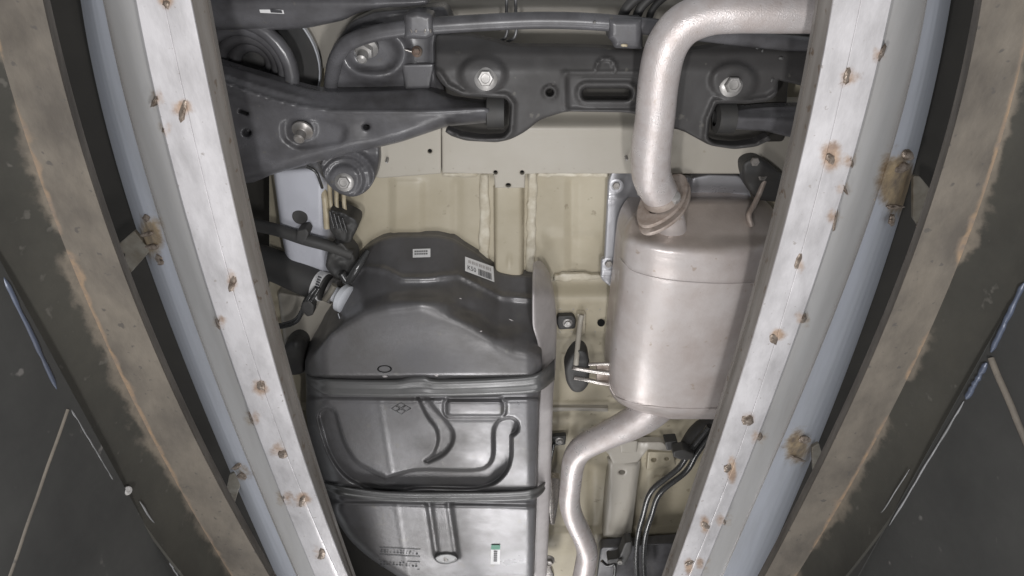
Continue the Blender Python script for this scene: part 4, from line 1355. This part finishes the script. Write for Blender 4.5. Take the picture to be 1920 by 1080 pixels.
# ---- coil spring and its seat
sp = thing('coil_spring', 'black coil spring standing on the wide control arm', 'spring', P(482, 130, .82))
c0 = P(462, 132, .82)
hp = []
for i in range(4 * 28 + 1):
    a = 2 * math.pi * i / 28 + 1.4
    hp.append((c0.x + (.072 - .0135 * i / 28) * math.cos(a), c0.y + (.072 - .0135 * i / 28) * math.sin(a), .800 + .016 * i / 28))
tube('coil', hp, .0095, M['black'], sp, seg=12, smooth_path=False)
sc_ = P(482, 120, .90)
lathe('spring_seat', (c0.x, c0.y, .872), (0, 0, -1), [(.083, 0), (.083, .004), (.080, .006), (.050, .004), (.001, .004)], M['rubber'], sp, 48)
lathe('seat_rim', (c0.x, c0.y, .862), (0, 0, -1), [(.0855, -.004), (.0855, .004), (.0845, .005), (.0835, .004), (.083, -.004)], M['white'], sp, 48, cap=False)

# ---- upper link, shock bracket
ul = thing('upper_link', 'black suspension link with small white label above the coil spring', 'suspension link', P(560, 20, .79))
sheet('link_shell', fillet([(300, -80), (805, -80), (803, 8, 4), (776, 12), (721, 14), (671, 24), (645, 38), (581, 52), (531, 56), (460, 55), (300, 60)], 12), lambda x, y: .785 + .012 * sst(30, 60, y) - .006 * np.exp(-((y - 8 - (x - 500) * .0) / 12) ** 2), M['black'], ul, step=6, edge_w=8, edge_r=.010, skirt=.02)
ql = [(485, 14), (531, 19), (533, 26), (488, 24)]
lb_ = patch('label', ql, .786, .004, M['paper'], ul, 3)
bars('print', [(.45, .15, .93, .85)], ql, .786, .006, M['ink'], lb_)
sb_ = thing('shock_bracket', 'black bracket with studded nut and rusty bolt between spring and crossmember', 'bracket', P(715, 100, .81))


def sb_z(x, y):
    z = .812 + .014 * sst(150, 175, y) - .006 * np.exp(-((x - 812) / 6) ** 2)
    z -= .012 * np.exp(-((np.hypot((x - 700) / 1.3, y - 100) - 44) / 9.) ** 2)
    z -= .004 * np.exp(-(((x - 700) / 22) ** 2 + ((y - 136) / 5) ** 2))
    z += .0016 * (vnoise(x, y, 22, 4) - .5)
    return z


sheet('bracket_shell', fillet([(612, 178), (614, 112), (628, 78), (655, 42), (700, 22), (835, 10), (850, 40), (848, 70), (818, 74), (818, 140), (836, 170), (836, 182), (620, 184)], 12), sb_z, M['black'], sb_, step=5, edge_w=8, edge_r=.01, skirt=.03)
sheet('stiffener', fillet([(752, 120), (816, 118), (806, 166), (760, 168)], 4), .803, M['black'], sb_, step=5, edge_w=4, edge_r=.004, skirt=.01)
lathe('studded_nut', P(685, 86, .806), (-.1, .55, -1), [(.0165, 0), (.0165, .003), (.012, .006), (.011, .012), (.0065, .013), (.0065, .024), (.004, .026), (.0001, .026)], M['bolt'], sb_, 24, (2, 3))
bolt(782, 97, .806, 10, M['rbolt'], sb_)
tpx('bright_pin', [(759, 93, .800), (772, 97, .800)], 2.6, M['chrome'], sb_, seg=8, smooth_path=False)

# ---- stabiliser bar
st_ = thing('stabiliser_bar', 'long black stabiliser bar curving across above the crossmember', 'stabiliser bar', P(1000, 38, .765))
tpx('bar', [(619, 196, .84), (621, 160, .822), (629, 114, .797), (652, 82, .778), (700, 63, .77), (770, 52, .767), (830, 47, .765), (930, 41, .765), (1010, 38, .765), (1100, 40, .765), (1200, 48, .765), (1300, 60, .77), (1400, 72, .775), (1500, 83, .78), (1600, 92, .78)], 15, M['black'], st_, seg=22, n=8)


def clamp(out, z):
    o = sheet('bushing_clamp', fillet(out, 5), z, M['black'], st_, step=4.5, edge_w=11, edge_r=.012, skirt=.02)
    return o


c1 = clamp([(757, 26), (780, 18), (812, 26), (815, 66), (800, 74), (758, 72)], .750)
for x in (771, 780, 797, 807):
    blob('clamp_dimple', x, 58, .750, 2.5, 5, .002, M['chrome'], c1, seed=x)
c2 = clamp([(1140, 34), (1205, 34), (1205, 92), (1152, 90), (1146, 76), (1140, 72)], .750)
blob('clip_tip', 1171, 85, .750, 5, 4, .002, M['amber'], c2, seed=3)
blob('clamp_dimple', 1115, 42, .7515, 2.5, 2.5, .001, M['dbolt'], st_, seed=5)

# ---- cables at the back
for i, (x, lab) in enumerate(((950, 'thin grey brake cable with hooked end above crossmember, nearer the spring'), (967, 'thin grey brake cable with hooked end above crossmember, nearer the tail pipe'))):
    tag(tpx('brake_cable', [(x, -60, .82), (x, 0, .82), (x, 40, .82), (x + 1, 58, .82), (x - 4, 72, .82), (x - 16, 78, .825)], 3.0, M['steel'], None, seg=8), lab, 'cable', 'grey brake cables')
for i, (dx, rr, lab) in enumerate(((0, 10, 'thick black cable loop outermost behind the tail pipe bend'), (26, 9, 'black cable loop in the middle behind the tail pipe bend'), (50, 7, 'inner black cable loop closest to the tail pipe bend'))):
    tag(tpx('cable_loop', [(1164 + dx, 50, .80), (1170 + dx, 25, .80), (1184 + dx, 5, .80), (1215 + dx, -16, .80), (1280 + dx, -40, .80)], rr, M['rubber'], None, seg=12), lab, 'cable', 'black cables at the tail pipe')
